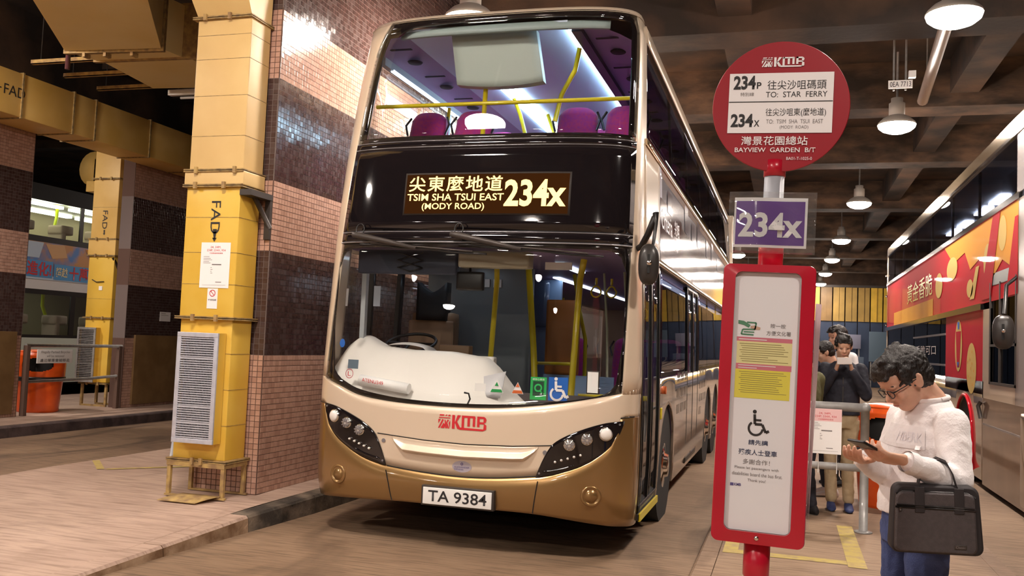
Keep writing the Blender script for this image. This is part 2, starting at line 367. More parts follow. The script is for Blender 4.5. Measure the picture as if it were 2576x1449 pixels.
# back wall: yellow sheet over blue sheet, ribs picked out near
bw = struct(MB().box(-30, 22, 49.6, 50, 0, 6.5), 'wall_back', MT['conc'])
ysh = [mat('far_yellow_%s' % n, c, .5, col2=tuple(v * .75 for v in c), scale=1.5) for n, c in (('bright', (.80, .50, .05)), ('dull', (.42, .26, .06)), ('brown', (.26, .15, .05)))]
rw = random.Random(8)
for i in range(46):
    x = -14 + i * .60
    wobj(MB().box(x, x + .54, 49.40, 49.6, 3.28, 5.0).box(x + .25, x + .28, 49.36, 49.40, 3.28, 5.0), 'cladding_panel', ysh[rw.choice((0, 0, 0, 1, 2))], bw)
    wobj(MB().box(x, x + .56, 49.46, 49.6, 0, 3.28), 'cladding_panel', MT['bluesheet'], bw)
wobj(MB().box(-14, 13, 49.3, 49.38, 5.0, 5.12), 'cladding_rail', MT['dgrey'], bw)
struct(MB().box(9.5, 9.8, -22, 50, 0, 6.5), 'wall_right', MT['conc2'])
struct(MB().box(-30, 22, -22.3, -22, 0, 6.5), 'wall_front', MT['conc'])
struct(MB().box(-24.3, -24, -22, 50, 0, 6.5), 'wall_far_left', MT['conc2'])
# ceiling slab, cross beams and one long edge beam
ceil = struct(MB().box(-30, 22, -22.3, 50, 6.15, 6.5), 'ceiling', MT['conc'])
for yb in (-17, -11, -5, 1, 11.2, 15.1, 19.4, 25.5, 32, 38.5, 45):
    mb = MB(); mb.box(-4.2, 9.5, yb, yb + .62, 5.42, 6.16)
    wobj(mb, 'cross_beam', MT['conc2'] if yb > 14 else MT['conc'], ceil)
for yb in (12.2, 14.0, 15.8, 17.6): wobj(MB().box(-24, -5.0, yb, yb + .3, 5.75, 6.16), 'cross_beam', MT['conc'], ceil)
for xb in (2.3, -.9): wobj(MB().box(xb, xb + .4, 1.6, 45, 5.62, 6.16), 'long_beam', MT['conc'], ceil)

# tiled walls: recessed grout core here, tiles at the end of the script
BANDS = [(1.34, 'p'), (2.253, 'b'), (2.877, 'p'), (3.79, 'b'), (4.42, 'p'), (9, 'b')]
def band(z):
    for h, c in BANDS:
        if z < h - .01: return c
def core(x0, x1, spans, z1):
    mb = MB(); zz = [.1] + [h for h, c in BANDS if h < z1] + [z1]
    for y0, y1 in spans:
        for a, b in zip(zz, zz[1:]): mb.cur = 0 if band(a + .02) == 'p' else 1; mb.box(x0, x1, y0, y1, a, b)
    return mb
wall_mid = struct(core(-4.99, -4.335, [(6.985, 40)], 6.16), 'wall_divider', [MT['grout'], MT['grout2']])
wall_left = struct(core(-11.1, -10.856, [(-10, 10.90), (13.1, 30)], 4.5), 'wall_left', [MT['grout'], MT['grout2']])
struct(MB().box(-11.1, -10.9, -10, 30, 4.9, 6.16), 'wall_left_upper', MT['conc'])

# ---------------- LAMPS ----------------
def lamp(x, y, z, label, group='high-bay lamps hanging under the roof', hang=6.15):
    t = thing('bay_lamp', label, 'lamp', (x, y, z), group=group)
    mb = MB().lathe([(.262, .03), (.275, .035), (.26, .07), (.20, .13), (.13, .17), (.10, .18), (.115, .19), (.115, .36), (.085, .38), (.085, .44)], (x, y, z), n=28)
    mb.f = [f for f in mb.f]  # closed shell
    wobj(mb, 'housing', MT['lampbody'], t)
    wobj(MB().lathe([(.001, -.095), (.12, -.085), (.20, -.055), (.255, -.01), (.268, .03)], (x, y, z), n=32), 'diffuser', MT['lamp'], t)
    wobj(MB().tube([(x, y, z + .43), (x, y, hang + .09)], .018, 6), 'hanger', MT['grey'], t)
    return t
L0 = lamp(1.54, 9.93, 5.0, 'big bright round lamp high at the right, nearest of the right-hand row')
for yy, lab in ((14.62, 'bright round lamp under the small white sign plate, second of the right-hand row'), (22.13, 'third lamp of the row going back over the waiting platform'), (29.3, 'fourth lamp of the row going back over the waiting platform'),
                (35.3, 'fifth lamp of the row, a small bright disc'), (41.5, 'sixth lamp of the row, above the corner of the red timetable case'), (47.6, 'farthest lamp of the row, just in front of the yellow sheet wall')):
    dup(L0, (1.5, yy, 5.0), label=lab)
dup(L0, (-3.29, 8.92, 4.90), label='dome lamp seen from the side above the roof of the gold double-decker')
for (x, yy) in ((-3.35, 3.9), (1.6, 4.6), (1.6, -1.0), (-3.4, -1.4), (-4.2, -9.6), (-2.7, -15), (-10.9, -9.5), (-10.8, -15), (-8.2, 2.8)):
    o = dup(L0, (x, yy, 5.0), label={(-3.35, 3.9): 'high-bay lamp just ahead of the gold double-decker, mirrored in its upper window', (1.6, 4.6): 'high-bay lamp above the bus stop sign, out of the picture', (1.6, -1.0): 'high-bay lamp over the platform behind the viewer', (-3.4, -1.4): 'unseen high-bay lamp added behind the viewer to brighten the bus stop sign', (-4.2, -9.6): 'high-bay lamp farther back over the bus lane', (-2.7, -15): 'farthest high-bay lamp back over the bus lane', (-10.9, -9.5): 'high-bay lamp back over the far left lane', (-10.8, -15): 'farthest high-bay lamp back over the far left lane', (-8.2, 2.8): 'high-bay lamp over the left island, out of the picture'}[(x, yy)])  # the lamp over the lane just behind the viewer is added to brighten the sign
dup(L0, (-9.7, 7.3, 5.05), label='lamp just outside the left edge beside the long yellow duct')
dup(L0, (-12.9, 9.9, 5.0), label='unseen lamp added beyond the left tiled wall to light the white bus'); dup(L0, (-12.6, 20.5, 5.0), label='unseen lamp added beyond the left tiled wall to brighten the white bus, behind the second yellow duct')  # both lamps added out of view to brighten the white bus and its advert
for yy, lb_ in ((13.6, 'high-bay lamp over the middle of the gold double-decker, hidden by it'), (18.5, 'high-bay lamp over the rear of the gold double-decker, hidden by it'), (34, 'first high-bay lamp beyond the rear of the gold double-decker'), (43, 'second high-bay lamp beyond the rear of the gold double-decker')): dup(L0, (-3.1 if yy < 30 else -1.8, yy, 5.0), label=lb_)
dup(L0, (5.0, 18, 5.0), label='high-bay lamp beyond the red wrapped bus')
# sign plate and conduits by the second lamp
t = thing('hanging_sign', 'small white sign plate hanging on two conduits above the second round lamp', 'sign', (1.38, 13.0, 5.1))
wobj(MB().box(1.22, 1.52, 12.98, 13.0, 5.14, 5.25), 'plate', MT['white'], t)
text('lettering', '0EA 7713', 1.24, 1.50, 5.16, 5.23, plane((0, 12.975, 0), (1, 0, 0), (0, 0, 1)), MT['ink'], t)
for x in (1.29, 1.44): wobj(MB().tube([(x, 13.02, 5.12), (x, 13.02, 6.15)], .015, 6), 'conduit', MT['grey'], t)
wobj(MB().box(1.47, 1.56, 12.96, 13.04, 5.28, 5.37), 'junction_box', MT['white'], t)
t = thing('ceiling_pipe', 'fat horizontal pipe end under the ceiling, right of the second round lamp', 'pipe', (1.7, 12, 5.2))
wobj(MB().tube([(1.62, 10.6, 5.36), (1.80, 14.2, 5.28)], .075, 12), 'pipe', mat('brown_pipe', (.20, .13, .09), .45), t)
for yy in (10.9, 13.6): wobj(MB().tube([(1.64 + (yy - 10.9) * .05, yy, 5.4), (1.64 + (yy - 10.9) * .05, yy, 6.15)], .01, 6), 'hanger', MT['grey'], t)

# ---------------- YELLOW DUCTS (left) ----------------
def flange(parent, x0, x1, y0, y1, z, front_bolts=(.3, .72), w=.022):
    wobj(MB().box(x0 - w, x1 + w, y0 - w, y1 + w, z - .013, z - .003).box(x0 - w, x1 + w, y0 - w, y1 + w, z + .003, z + .013), 'flange', MT['seam'], parent)
    for u in front_bolts:
        x = x0 + (x1 - x0) * u
        wobj(MB().box(x - .014, x + .014, y0 - w - .018, y0 - w + .004, z - .028, z + .028), 'clamp', MT['rust'], parent)
def vduct(x0, x1, y0, y1, z0, z1, seams, parent, m, name='duct_section'):
    mb = MB().bbox(x0, x1, y0, y1, z0, z1, .008); o = wobj(mb, name, m, parent)
    for z in seams: wobj(MB().box(x0 - .002, x1 + .002, y0 - .002, y1 + .002, z - .002, z + .002), 'seam', MT['seam'], o)
    return o
D1 = thing('air_duct', 'tall yellow air duct with FAD marking and silver grille in front of the tiled wall', 'duct', (-4.69, 6.8, .15))
vduct(-4.955, -4.425, 6.65, 6.95, 2.905, 4.225, (3.2, 3.55, 3.87, 4.08), D1, MT['yelpale'])
vduct(-4.985, -4.405, 6.63, 6.96, 2.775, 2.895, (), D1, MT['yelpale'], 'duct_collar')
vduct(-4.965, -4.44, 6.65, 6.95, 1.65, 2.765, (1.93, 2.2, 2.5), D1, MT['yel2'])
vduct(-4.955, -4.45, 6.66, 6.95, .46, 1.64, (.75, 1.05, 1.35), D1, MT['yel2'])
mb = MB(); vs = [(-4.955, 6.65, 4.235), (-4.425, 6.65, 4.235), (-4.425, 6.95, 4.235), (-4.955, 6.95, 4.235), (-5.01, 6.3, 4.75), (-4.38, 6.3, 4.75), (-4.38, 6.9, 4.95), (-5.01, 6.9, 4.95), (-5.01, 5.9, 5.3), (-4.38, 5.9, 5.3), (-4.38, 6.4, 5.7), (-5.01, 6.4, 5.7)]
mb.add(vs, [(k + i, k + (i + 1) % 4, k + 4 + (i + 1) % 4, k + 4 + i) for k in (0, 4) for i in range(4)] + [(8, 9, 10, 11), (3, 2, 1, 0)]); wobj(mb, 'duct_elbow', MT['yelpale'], D1)
for z, b in ((4.23, (.2, .65)), (2.9, (.2, .9)), (2.77, (.2, .72)), (1.645, (.3, .72)), (.45, (.45, .6))): flange(D1, -4.97, -4.43, 6.64, 6.955, z, b)
# support bracket under the collar
mb = MB(); mb.tube([(-4.40, 6.80, 2.70), (-4.34, 6.97, 2.45)], .022, 6).box(-4.44, -4.33, 6.64, 6.98, 2.69, 2.74).box(-4.385, -4.335, 6.95, 6.985, 2.35, 2.74); wobj(mb, 'bracket', MT['dgrey'], D1)
# stand
S = wobj(MB().box(-4.98, -4.42, 6.62, 6.65, .40, .44).box(-4.98, -4.42, 6.93, 6.96, .40, .44).box(-4.979, -4.95, 6.651, 6.929, .401, .439).box(-4.45, -4.421, 6.651, 6.929, .401, .439).box(-4.98, -4.40, 6.61, 6.64, .15, .165).box(-4.98, -4.40, 6.93, 6.96, .15, .165), 'stand_frame', MT['rust'], D1)
for x, y_ in ((-4.975, 6.625), (-4.455, 6.625), (-4.975, 6.925), (-4.455, 6.925)): wobj(MB().box(x, x + .033, y_ - .001, y_ + .028, .166, .399), 'leg', MT['rust'], D1)
# grille: frame, housing, bars
def grille(parent, x0, x1, yf, z0, z1, nb, nv, fm, housing=True):
    w = .038
    G = wobj(MB().bbox(x0, x1, yf, yf + .02, z1 - w, z1, .003).bbox(x0, x1, yf, yf + .02, z0, z0 + w, .003).bbox(x0 + .0005, x0 + w, yf + .001, yf + .019, z0 + w - .002, z1 - w + .002, .002).bbox(x1 - w, x1 - .0005, yf + .001, yf + .019, z0 + w - .002, z1 - w + .002, .002), 'grille_frame', fm, parent)
    if housing: wobj(MB().box(x0 + .004, x0 + .012, yf + .02, yf + .12, z0, z1).box(x1 - .012, x1 - .004, yf + .02, yf + .12, z0, z1).box(x0 + .013, x1 - .013, yf + .021, yf + .119, z1 - .01, z1 - .001).box(x0 + .013, x1 - .013, yf + .021, yf + .119, z0 + .001, z0 + .01), 'grille_housing', MT['yel2'], parent)
    wobj(MB().box(x0 + w, x1 - w, yf + .06, yf + .065, z0 + w, z1 - w), 'grille_back', MT['blackm'], parent)
    for i in range(nb):
        z = z0 + w + (z1 - z0 - 2 * w) * (i + .5) / nb
        wobj(MB().box(x0 + w, x1 - w, yf + .006, yf + .016, z - .0045, z + .0045 + (.006 if i in (int(nb * .14), int(nb * .3), int(nb * .78)) else 0)), 'grille_bar', fm, G)
    vm = MB()
    for i in range(nv):
        x = x0 + w + (x1 - x0 - 2 * w) * (i + .5) / nv; vm.box(x - .002, x + .002, yf + .018, yf + .022, z0 + w, z1 - w)
    o = wobj(vm, 'grille_wire', fm, G); o['kind'] = 'stuff'
grille(D1, -4.885, -4.49, 6.53, .605, 1.52, 44, 22, MT['galv'])
# lettering and notices on the duct
fnf = plane((0, 6.647, 0), (1, 0, 0), (0, 0, 1))
RT = lambda cx, cz: (lambda a, b: fnf(cx + b, cz - a))     # text turned to read downwards
text('stencil_lettering', 'FAD', -.14, .14, -.045, .045, RT(-4.665, 2.50), MT['ink'], D1)
F = Flat(lambda a, b: fnf(-4.665 + b, 2.345 - a)); F.poly([(-.055, .02), (-.055, -.02), (.03, -.007), (.03, .007)]).poly([(.02, -.022), (.055, 0), (.02, .022)]); wobj(F, 'stencil_arrow', MT['ink'], D1)
def notice(name, label, x0, x1, z0, z1, y, parent=None, pinkhead=False, cat='notice', rot=0):
    t = thing(name, label, cat, ((x0 + x1) / 2, y, z0))
    wobj(MB().box(x0, x1, y - .003, y, z0, z1), 'sheet', MT['paper'], t)
    W_, H = x1 - x0, z1 - z0; fn = plane((x0, y - .0045, z0), (W_, 0, 0), (0, 0, H))
    if pinkhead: F = Flat(plane((x0, y - .0038, z0), (W_, 0, 0), (0, 0, H))); F.rect(0, 1, .72, 1); wobj(F, 'pink_heading', MT['pinkpaper'], t)
    text('lettering', '34, 34M,', .32, .68, .87, .92, fn, MT['redink'], t); text('lettering', '234P, 234X, 934', .2, .84, .80, .85, fn, MT['redink'], t)
    text('lettering', '行走路線特別安排', .3, .75, .745, .78, fn, MT['redink'], t)
    F = Flat(fn); F.rect(.40, .72, .50, .525)
    for k in range(5): F.rect(.1, .3 + .05 * (k % 3), .68 - k * .035, .688 - k * .035)
    for k in range(4): F.rect(.36, .40 + .03 * (k % 2), .44 - .04 * k, .45 - .04 * k)
    F.rect(.55, .75, .12, .135); F.rect(.1, .9, .06, .064); wobj(F, 'printed_lines', MT['inkgrey'], t)
    return t
notice('notice', 'white notice taped on the yellow duct under the FAD arrow', -4.785, -4.50, 1.90, 2.285, 6.648)
t = thing('no_smoking_sign', 'small no-smoking label on the yellow duct below the white notice', 'sign', (-4.65, 6.648, 1.72))
wobj(MB().box(-4.70, -4.60, 6.646, 6.648, 1.725, 1.895), 'sheet', MT['paper'], t)
F = Flat(plane((0, 6.6445, 0), (1, 0, 0), (0, 0, 1))); F.arc((-4.65, 1.855), .026, 0, 2 * PI, .006, 24); F.line((-4.668, 1.873), (-4.632, 1.837), .005); wobj(F, 'prohibition_ring', MT['redink'], t)
text('lettering', '不准吸煙', -4.69, -4.61, 1.79, 1.806, plane((0, 6.6445, 0), (1, 0, 0), (0, 0, 1)), MT['ink'], t)
# grey post left of the grille
t = thing('grey_post', 'slim grey metal post behind the silver grille of the yellow duct', 'post', (-6.27, 8.42, .15))
wobj(MB().tube([(-6.27, 8.42, .15), (-6.16, 8.42, 1.25)], .03, 10), 'post', MT['greyp'], t); wobj(MB().tube([(-6.22, 8.42, .72), (-6.12, 8.42, .72)], .018, 8).tube([(-6.12, 8.42, .25), (-6.10, 8.42, 1.2)], .014, 8), 'bracket', MT['greyp'], t)
# loose rusty plate under the stand
t = thing('loose_plate', 'bent rusty plate lying in front of the yellow duct stand', 'plate', (-4.75, 6.5, .13))
wobj(MB().solid(lambda u, v, d: (-4.9 + .36 * u + .10 * v, 6.42 + .2 * v, .142 + .02 * v * (1 - v) + .035 * v - d), 4, 4, -.004), 'plate', MT['rust'], t)

# second duct in the bay
D2 = thing('air_duct', 'yellow air duct with dark grille standing in the wall opening on the left', 'duct', (-11.42, 13.3, .15))
vduct(-11.70, -11.17, 13.1, 13.5, 3.05, 4.75, (3.6, 4.1), D2, MT['yel']); vduct(-11.72, -11.15, 13.08, 13.5, 2.76, 3.03, (), D2, MT['yel'], 'duct_collar')
vduct(-11.70, -11.17, 13.1, 13.5, 1.68, 2.74, (2.0,), D2, MT['yel2']); vduct(-11.69, -11.18, 13.1, 13.5, .56, 1.66, (), D2, MT['yel2'])
for z in (4.1, 3.04, 2.75, 1.67, .54): flange(D2, -11.71, -11.16, 13.09, 13.5, z)
grille(D2, -11.74, -11.36, 12.98, .56, 1.50, 30, 18, MT['grey'])
for x, y_ in ((-11.70, 13.1), (-11.2, 13.1), (-11.70, 13.45), (-11.2, 13.45)): wobj(MB().box(x, x + .04, y_ + .001, y_ + .039, .181, .52), 'leg', MT['rust'], D2)
wobj(MB().box(-11.7, -11.16, 13.1, 13.13, .15, .18).box(-11.7, -11.16, 13.46, 13.49, .15, .18), 'stand_frame', MT['rust'], D2)
f2 = plane((0, 13.095, 0), (1, 0, 0), (0, 0, 1)); text('stencil_lettering', 'FAD', -.16, .16, -.05, .05, lambda a, b: f2(-11.42 + b, 3.38 - a), MT['ink'], D2)
F = Flat(lambda a, b: f2(-11.42 + b, 3.17 - a)); F.poly([(-.03, .015), (-.03, -.015), (.03, -.01), (.03, .01)]).poly([(.03, -.025), (.06, 0), (.03, .025)]); wobj(F, 'stencil_arrow', MT['ink'], D2)
wobj(MB().box(-11.45, -11.38, 13.09, 13.1, 2.15, 2.22), 'label_plate', MT['paper'], D2)
wobj(MB().tube([(-11.6, 13.09, 2.33), (-11.5, 13.08, 2.29), (-11.35, 13.09, 2.3)], .008, 6), 'wire_hook', MT['dgrey'], D2)
wobj(MB().box(-11.3, -11.14, 13.48, 13.53, 2.0, 2.75).tube([(-11.2, 13.1, 2.72), (-11.1, 13.3, 2.3)], .025, 6), 'bracket', MT['dgrey'], D2)
wobj(MB().box(-11.14, -11.0, 13.4, 13.5, .15, 4.3), 'steel_upright', mat('dark_red_steel', (.10, .04, .03), .6), D2)

# long horizontal duct over the left wall
D3 = thing('horizontal_duct', 'long dull yellow duct running above the left tiled wall, marked FAD', 'duct', (-10.5, 12, 4.35))
ys = [5.0, 6.6, 8.3, 9.95, 10.9, 11.35, 12.6, 13.9, 15.5, 17.5, 20]
for a, b in zip(ys, ys[1:]): wobj(MB().bbox(-10.82, -10.2, a + .01, b - .01, 4.36, 4.97, .01), 'duct_section', MT['yel'], D3)
for y_ in ys[1:-1]: wobj(MB().box(-10.83, -10.185, y_ - .014, y_ + .014, 4.345, 4.985), 'flange', MT['seam'], D3)
text('stencil_lettering', '←FAD', 9.45, 10.0, 4.62, 4.76, plane((-10.197, 0, 0), (0, 1, 0), (0, 0, 1)), MT['ink'], D3)
# diagonal overhead duct
D4 = thing('overhead_duct', 'wide yellow duct crossing overhead at the top left', 'duct', (-7.9, 9, 4.9))
def obduct(P, z0, z1, name='duct_section', m=None):
    mb = MB(); vs = [(x, y, z0) for x, y in P] + [(x, y, z1) for x, y in P]
    mb.add(vs, [(3, 2, 1, 0), (4, 5, 6, 7)] + [(i, (i + 1) % 4, (i + 1) % 4 + 4, i + 4) for i in range(4)]); return wobj(mb, name, m or MT['yeldeck'], D4)
obduct([(-6.05, 5.1), (-4.95, 5.55), (-7.29, 9.1), (-8.60, 8.98)], 4.9, 5.55)
obduct([(-8.63, 8.99), (-7.26, 9.11), (-7.28, 9.17), (-8.64, 9.05)], 4.87, 5.58, 'flange', MT['seam'])
obduct([(-8.60, 9.05), (-7.29, 9.17), (-7.25, 9.46), (-8.50, 9.38)], 4.9, 5.55)
obduct([(-8.53, 9.385), (-6.9, 9.46), (-6.9, 9.52), (-8.53, 9.44)], 4.88, 5.58, 'angle_bar', MT['rust'])
obduct([(-8.50, 9.45), (-7.25, 9.52), (-7.25, 10.9), (-8.70, 10.75)], 4.93, 5.55)
for u in (.2, .42, .7):
    x = -8.60 + 1.31 * u; wobj(MB().box(x - .02, x + .02, 8.98 + u * .12, 9.08 + u * .12, 4.82, 4.87), 'clamp', MT['rust'], D4)
wobj(MB().tube([(-8.75, 9.2, 4.74), (-8.75, 9.2, 5.4)], .03, 8), 'hanger_tube', mat('dark_pipe', (.10, .035, .04), .5), D4)
# slim lit conduits / bars under the left ceiling
for i, (x0, x1, y0, z) in enumerate(((-9.8, -8.66, 9.66, 5.0), (-9.83, -8.70, 10.27, 5.0), (-9.84, -8.75, 10.93, 5.0))):
    t = thing('steel_angle', ('pale steel angle bar behind the overhead duct flange, nearest one', 'steel angle bar under the left ceiling, middle one of three', 'steel angle bar under the left ceiling, farthest of three')[i], 'bar', ((x0 + x1) / 2, y0, z))
    wobj(MB().box(x0, x1, y0, y0 + .05, z, z + .012).box(x0, x1, y0, y0 + .006, z, z + .06), 'bar', MT['rust'], t)
    for x in (x0 + .15, x1 - .15): wobj(MB().tube([(x, y0 + .02, z + .01), (x, y0 + .02, 6.16)], .008, 6), 'hanger', MT['dgrey'], t)
t = thing('tube_light', 'unlit white batten light beside the big yellow duct, under the ceiling', 'light', (-7.9, 11.0, 5.0))
wobj(MB().bbox(-8.65, -7.3, 11.0, 11.08, 4.90, 4.98, .008), 'batten', MT['white'], t); wobj(MB().tube([(-8.45, 11.04, 4.86), (-7.3, 11.04, 4.86)], .018, 10), 'tube', MT['white'], t)
for x in (-8.5, -7.7): wobj(MB().tube([(x, 11.04, 4.97), (x, 11.04, 6.14)], .008, 6), 'hanger', MT['dgrey'], t)
D5 = thing('horizontal_duct', 'short lit yellow duct high in the top left corner', 'duct', (-12, 9, 5.3))
for a, b in ((7, 9.9), (9.95, 10.5), (10.55, 12.1)): wobj(MB().bbox(-11.9, -11.15, a, b, 5.98, 6.13, .01), 'duct_section', MT['yel'], D5)
for y_ in (9.925, 10.525): wobj(MB().box(-11.92, -11.13, y_ - .012, y_ + .012, 5.96, 6.14), 'flange', MT['seam'], D5)
D6 = thing('round_duct', 'rounded yellow duct elbow in the dark gap above the wall opening', 'duct', (-13.2, 14.6, 4.6))
wobj(MB().lathe([(.02, 0), (.34, 0), (.34, .5), (.02, .5)], (-12.9, 14.4, 4.55), 'y', 20), 'elbow', MT['yel'], D6)
wobj(MB().tube([(-12.9, 14.6, 4.8), (-12.9, 14.6, 6.14)], .02, 8), 'hanger', MT['dgrey'], D6)
wobj(MB().bbox(-12.9, -11.9, 14.4, 14.9, 4.3, 4.75, .01), 'duct_section', MT['yel'], D6); wobj(MB().bbox(-12.6, -11.2, 13.9, 14.2, 4.02, 4.22, .01), 'duct_section', MT['yel'], D6)

# ---------------- left wall fittings ----------------
for (y0, y1, lab) in ((7.5, 10.78, 'brown painted board fixed to the left tiled wall before the opening'), (13.33, 17.5, 'brown painted board fixed to the left tiled wall behind the yellow duct')):
    o = wobj(MB().bbox(-10.856, -10.815, y0, y1, .2, 1.40, .004), 'wall_board', MT['board'], None, label=lab, cat='board')
t = thing('wall_notice', 'small white paper on the dark tiles above the brown board', 'notice', (-10.83, 14.1, 1.65))
wobj(MB().box(-10.846, -10.84, 13.97, 14.26, 1.66, 1.83), 'sheet', MT['paper'], t)
F = Flat(plane((-10.838, 0, 0), (0, 1, 0), (0, 0, 1))); F.rect(14.0, 14.12, 1.795, 1.803); F.rect(14.0, 14.2, 1.765, 1.771); wobj(F, 'printed_lines', MT['inkgrey'], t)
t = thing('barrier', 'rusty pipe barrier across the opening in the left wall', 'railing', (-10.86, 12, .15))
for y_ in (11.03, 13.0): wobj(MB().bbox(-10.9, -10.83, y_ - .035, y_ + .035, .15, 1.2, .006), 'post', mat('rusty_post', (.13, .075, .055), .7), t)
wobj(MB().tube([(-10.86, 11.0, 1.2), (-10.86, 13.05, 1.2)], .027, 10), 'top_rail', MT['grey'], t)
wobj(MB().tube([(-10.86, 11.0, .655), (-10.86, 12.3, .67), (-10.86, 13.0, .70)], .024, 10), 'lower_rail', MT['grey'], t)
t = thing('bicycle_sign', 'white plate about illegally parked bicycles wired on the rusty barrier', 'sign', (-10.82, 11.55, .93))
wobj(MB().bbox(-10.835, -10.822, 11.19, 11.90, .93, 1.14, .003), 'plate', MT['white'], t)
fs = plane((-10.819, 0, 0), (0, 1, 0), (0, 0, 1))
text('lettering', 'Illegally Parked Bicycles', 11.26, 11.84, 1.075, 1.12, fs, MT['inkgrey'], t); text('lettering', 'will be removed', 11.37, 11.72, 1.025, 1.06, fs, MT['inkgrey'], t); text('lettering', '違泊單車會被移走', 11.24, 11.84, .95, 1.0, fs, MT['ink'], t)
def litter_bin(x, y, z, h, r, label, ang=-PI / 2):
    t = thing('litter_bin', label, 'bin', (x, y, z))
    n = 40; prof = [(.80, 0), (.83, .02), (.93, .5), (.96, .56), (1.0, .60), (1.02, .80), (.99, .95), (.9, 1.0)]
    mb = MB(); vs = []; zs = []
    rows = [(r * a, h * b) for a, b in prof]
    dense = []
    for (a, b), (c, d) in zip(rows, rows[1:]):
        k = max(1, int((d - b) / (h * .012)))
        for i in range(k): dense.append((a + (c - a) * i / k, b + (d - b) * i / k))
    dense.append(rows[-1]); m_ = len(dense); n = 112
    for (rr, zz) in dense:
        for k in range(n): t_ = 2 * PI * k / n; vs.append((x + rr * math.cos(t_), y + rr * math.sin(t_), z + zz))
    fs = []
    for i in range(m_ - 1):
        for k in range(n):
            zc = (dense[i][1] + dense[i + 1][1]) / 2 / h; a_ = (2 * PI * (k + .5) / n - ang + PI) % (2 * PI) - PI
            if ((a_ / .62) ** 2 + ((zc - .80) / .115) ** 2) < 1: continue
            fs.append((i * n + k, i * n + (k + 1) % n, (i + 1) * n + (k + 1) % n, (i + 1) * n + k))
    mb.add(vs, fs, True); wobj(mb, 'bin_shell', MT['orange'], t)
    wobj(MB().lathe([(r * .9, h), (r * .86, h * 1.02), (r * .4, h * 1.045), (.001, h * 1.05)], (x, y, z), n=40), 'lid', MT['orange'], t)
    wobj(MB().lathe([(r * .7, h * .02), (r * .82, h * .5), (r * .9, h * .97)], (x, y, z), n=32), 'liner', MT['blackm'], t)
    wobj(MB().lathe([(r * .95, h * .52), (r * 1.03, h * .54), (r * 1.035, h * .585), (r * .98, h * .6)], (x, y, z), n=40), 'bag_rim', MT['black'], t)
    return t
litter_bin(-11.30, 11.75, .15, .93, .37, 'orange litter bin with a black bag rim behind the rusty barrier', ang=-.9)
litter_bin(.98, 9.4, .15, .92, .36, 'orange litter bin behind the grey railing on the waiting platform', ang=-1.9)

# back side of the bay: dim strip lights hang in the left terminal
# ================= GOLD DOUBLE-DECKER =================
MT.update(
 cream=mat('champagne_paint', (.76, .62, .47), .32, .15, coat=.8), gold=mat('gold_paint', (.34, .20, .075), .30, .65, coat=.8),
 gblack=mat('gloss_black', (.008, .006, .007), .05, spec=.5, coat=.5), rubber=mat('rubber', (.018, .016, .015), .8), tyre=mat('tyre', (.009, .008, .008), .85, bump=.3, bscale=60),
 chrome=mat('chrome', (.8, .78, .75), .12, 1.), trimgrey=mat('trim_strip', (.33, .32, .34), .3, .6), goldtrim=mat('polished_gold_trim', (.75, .58, .38), .15, .9),
 wsglass=glass('windscreen_glass', (.97, .98, .975), .035), sideglass=glass('side_window_glass', (.86, .88, .88), .04), darkglass=glass('tinted_glass', (.42, .43, .48), .03, .01, gain=.45),
 intceil=mat('bus_ceiling_pale', (.52, .60, .78), .4), intpurple=mat('bus_ceiling_lilac', (.30, .21, .38), .5), intgrey=mat('bus_grey_panel', (.42, .45, .48), .45), slot=mat('vent_slot', (.03, .02, .03), .8),
 seat=mat('magenta_seat_moquette', (.42, .02, .13), .85, col2=(.30, .01, .20), scale=40, sheen=.3), seatback=mat('seat_shell', (.05, .05, .06), .4),
 dash=mat('dashboard', (.84, .79, .74), .4), intdark=mat('bus_interior_dark', (.05, .04, .045), .6), intbrown=mat('driver_partition', (.30, .18, .10), .5), bluepanel=mat('pale_blue_panel', (.28, .40, .62), .35, coat=.3),
 orangepanel=mat('orange_brown_panel', (.42, .14, .03), .4, coat=.3), violet=mat('violet_panel', (.15, .03, .25), .5), jacket=mat('dark_seat_cover', (.012, .012, .014), .7),
 tube=emis('bus_tube_light', (.55, .80, 1.0), 28.0), tubesoft=emis('bus_tube_light_soft', (.72, .86, 1.0), 4.0), ledglow=emis('led_amber', (1.0, .60, .19), 2.9), ledback=emis('led_back', (.16, .05, .012), .28),
 floorb=mat('bus_floor', (.10, .09, .10), .7))
xc, hw0, YF, BB, NN = -2.335, 1.292, 6.45, .42, 3.2
HW = smoothi([(.2, 1.275), (.5, 1.292), (1.3, 1.29), (2.3, 1.262), (3.1, 1.235), (4.0, 1.185), (4.15, 1.17)])
def rake(z): return .055 * max(0, min(z, 4.2) - 1.2) + .20 * max(0, (z - 2.3) / 1.85) ** 1.6 + (.05 * ((.5 - z) / .25) ** 2 if z < .5 else 0)
def tf(t): t = min(abs(t), 1.); return BB * (1 - max(0., 1 - t ** NN) ** (1 / NN))
def fy(x, z): return YF + rake(z) + tf((x - xc) / HW(z))
def FP(x, z, off=0.):   # point on the front skin pushed outwards by off
    e = 1e-3; t = max(-.985, min(.985, (x - xc) / HW(z))); xx = xc + t * HW(z)
    sl = (fy(xx + e, z) - fy(xx - e, z)) / (2 * e); l = math.sqrt(1 + sl * sl)
    return (x + off * sl / l, fy(x, z) - off / l, z)
BUS = thing('double_decker_bus', 'cream and gold double-decker with a lit route display, parked at the stop', 'bus', (xc, 12.5, 0))
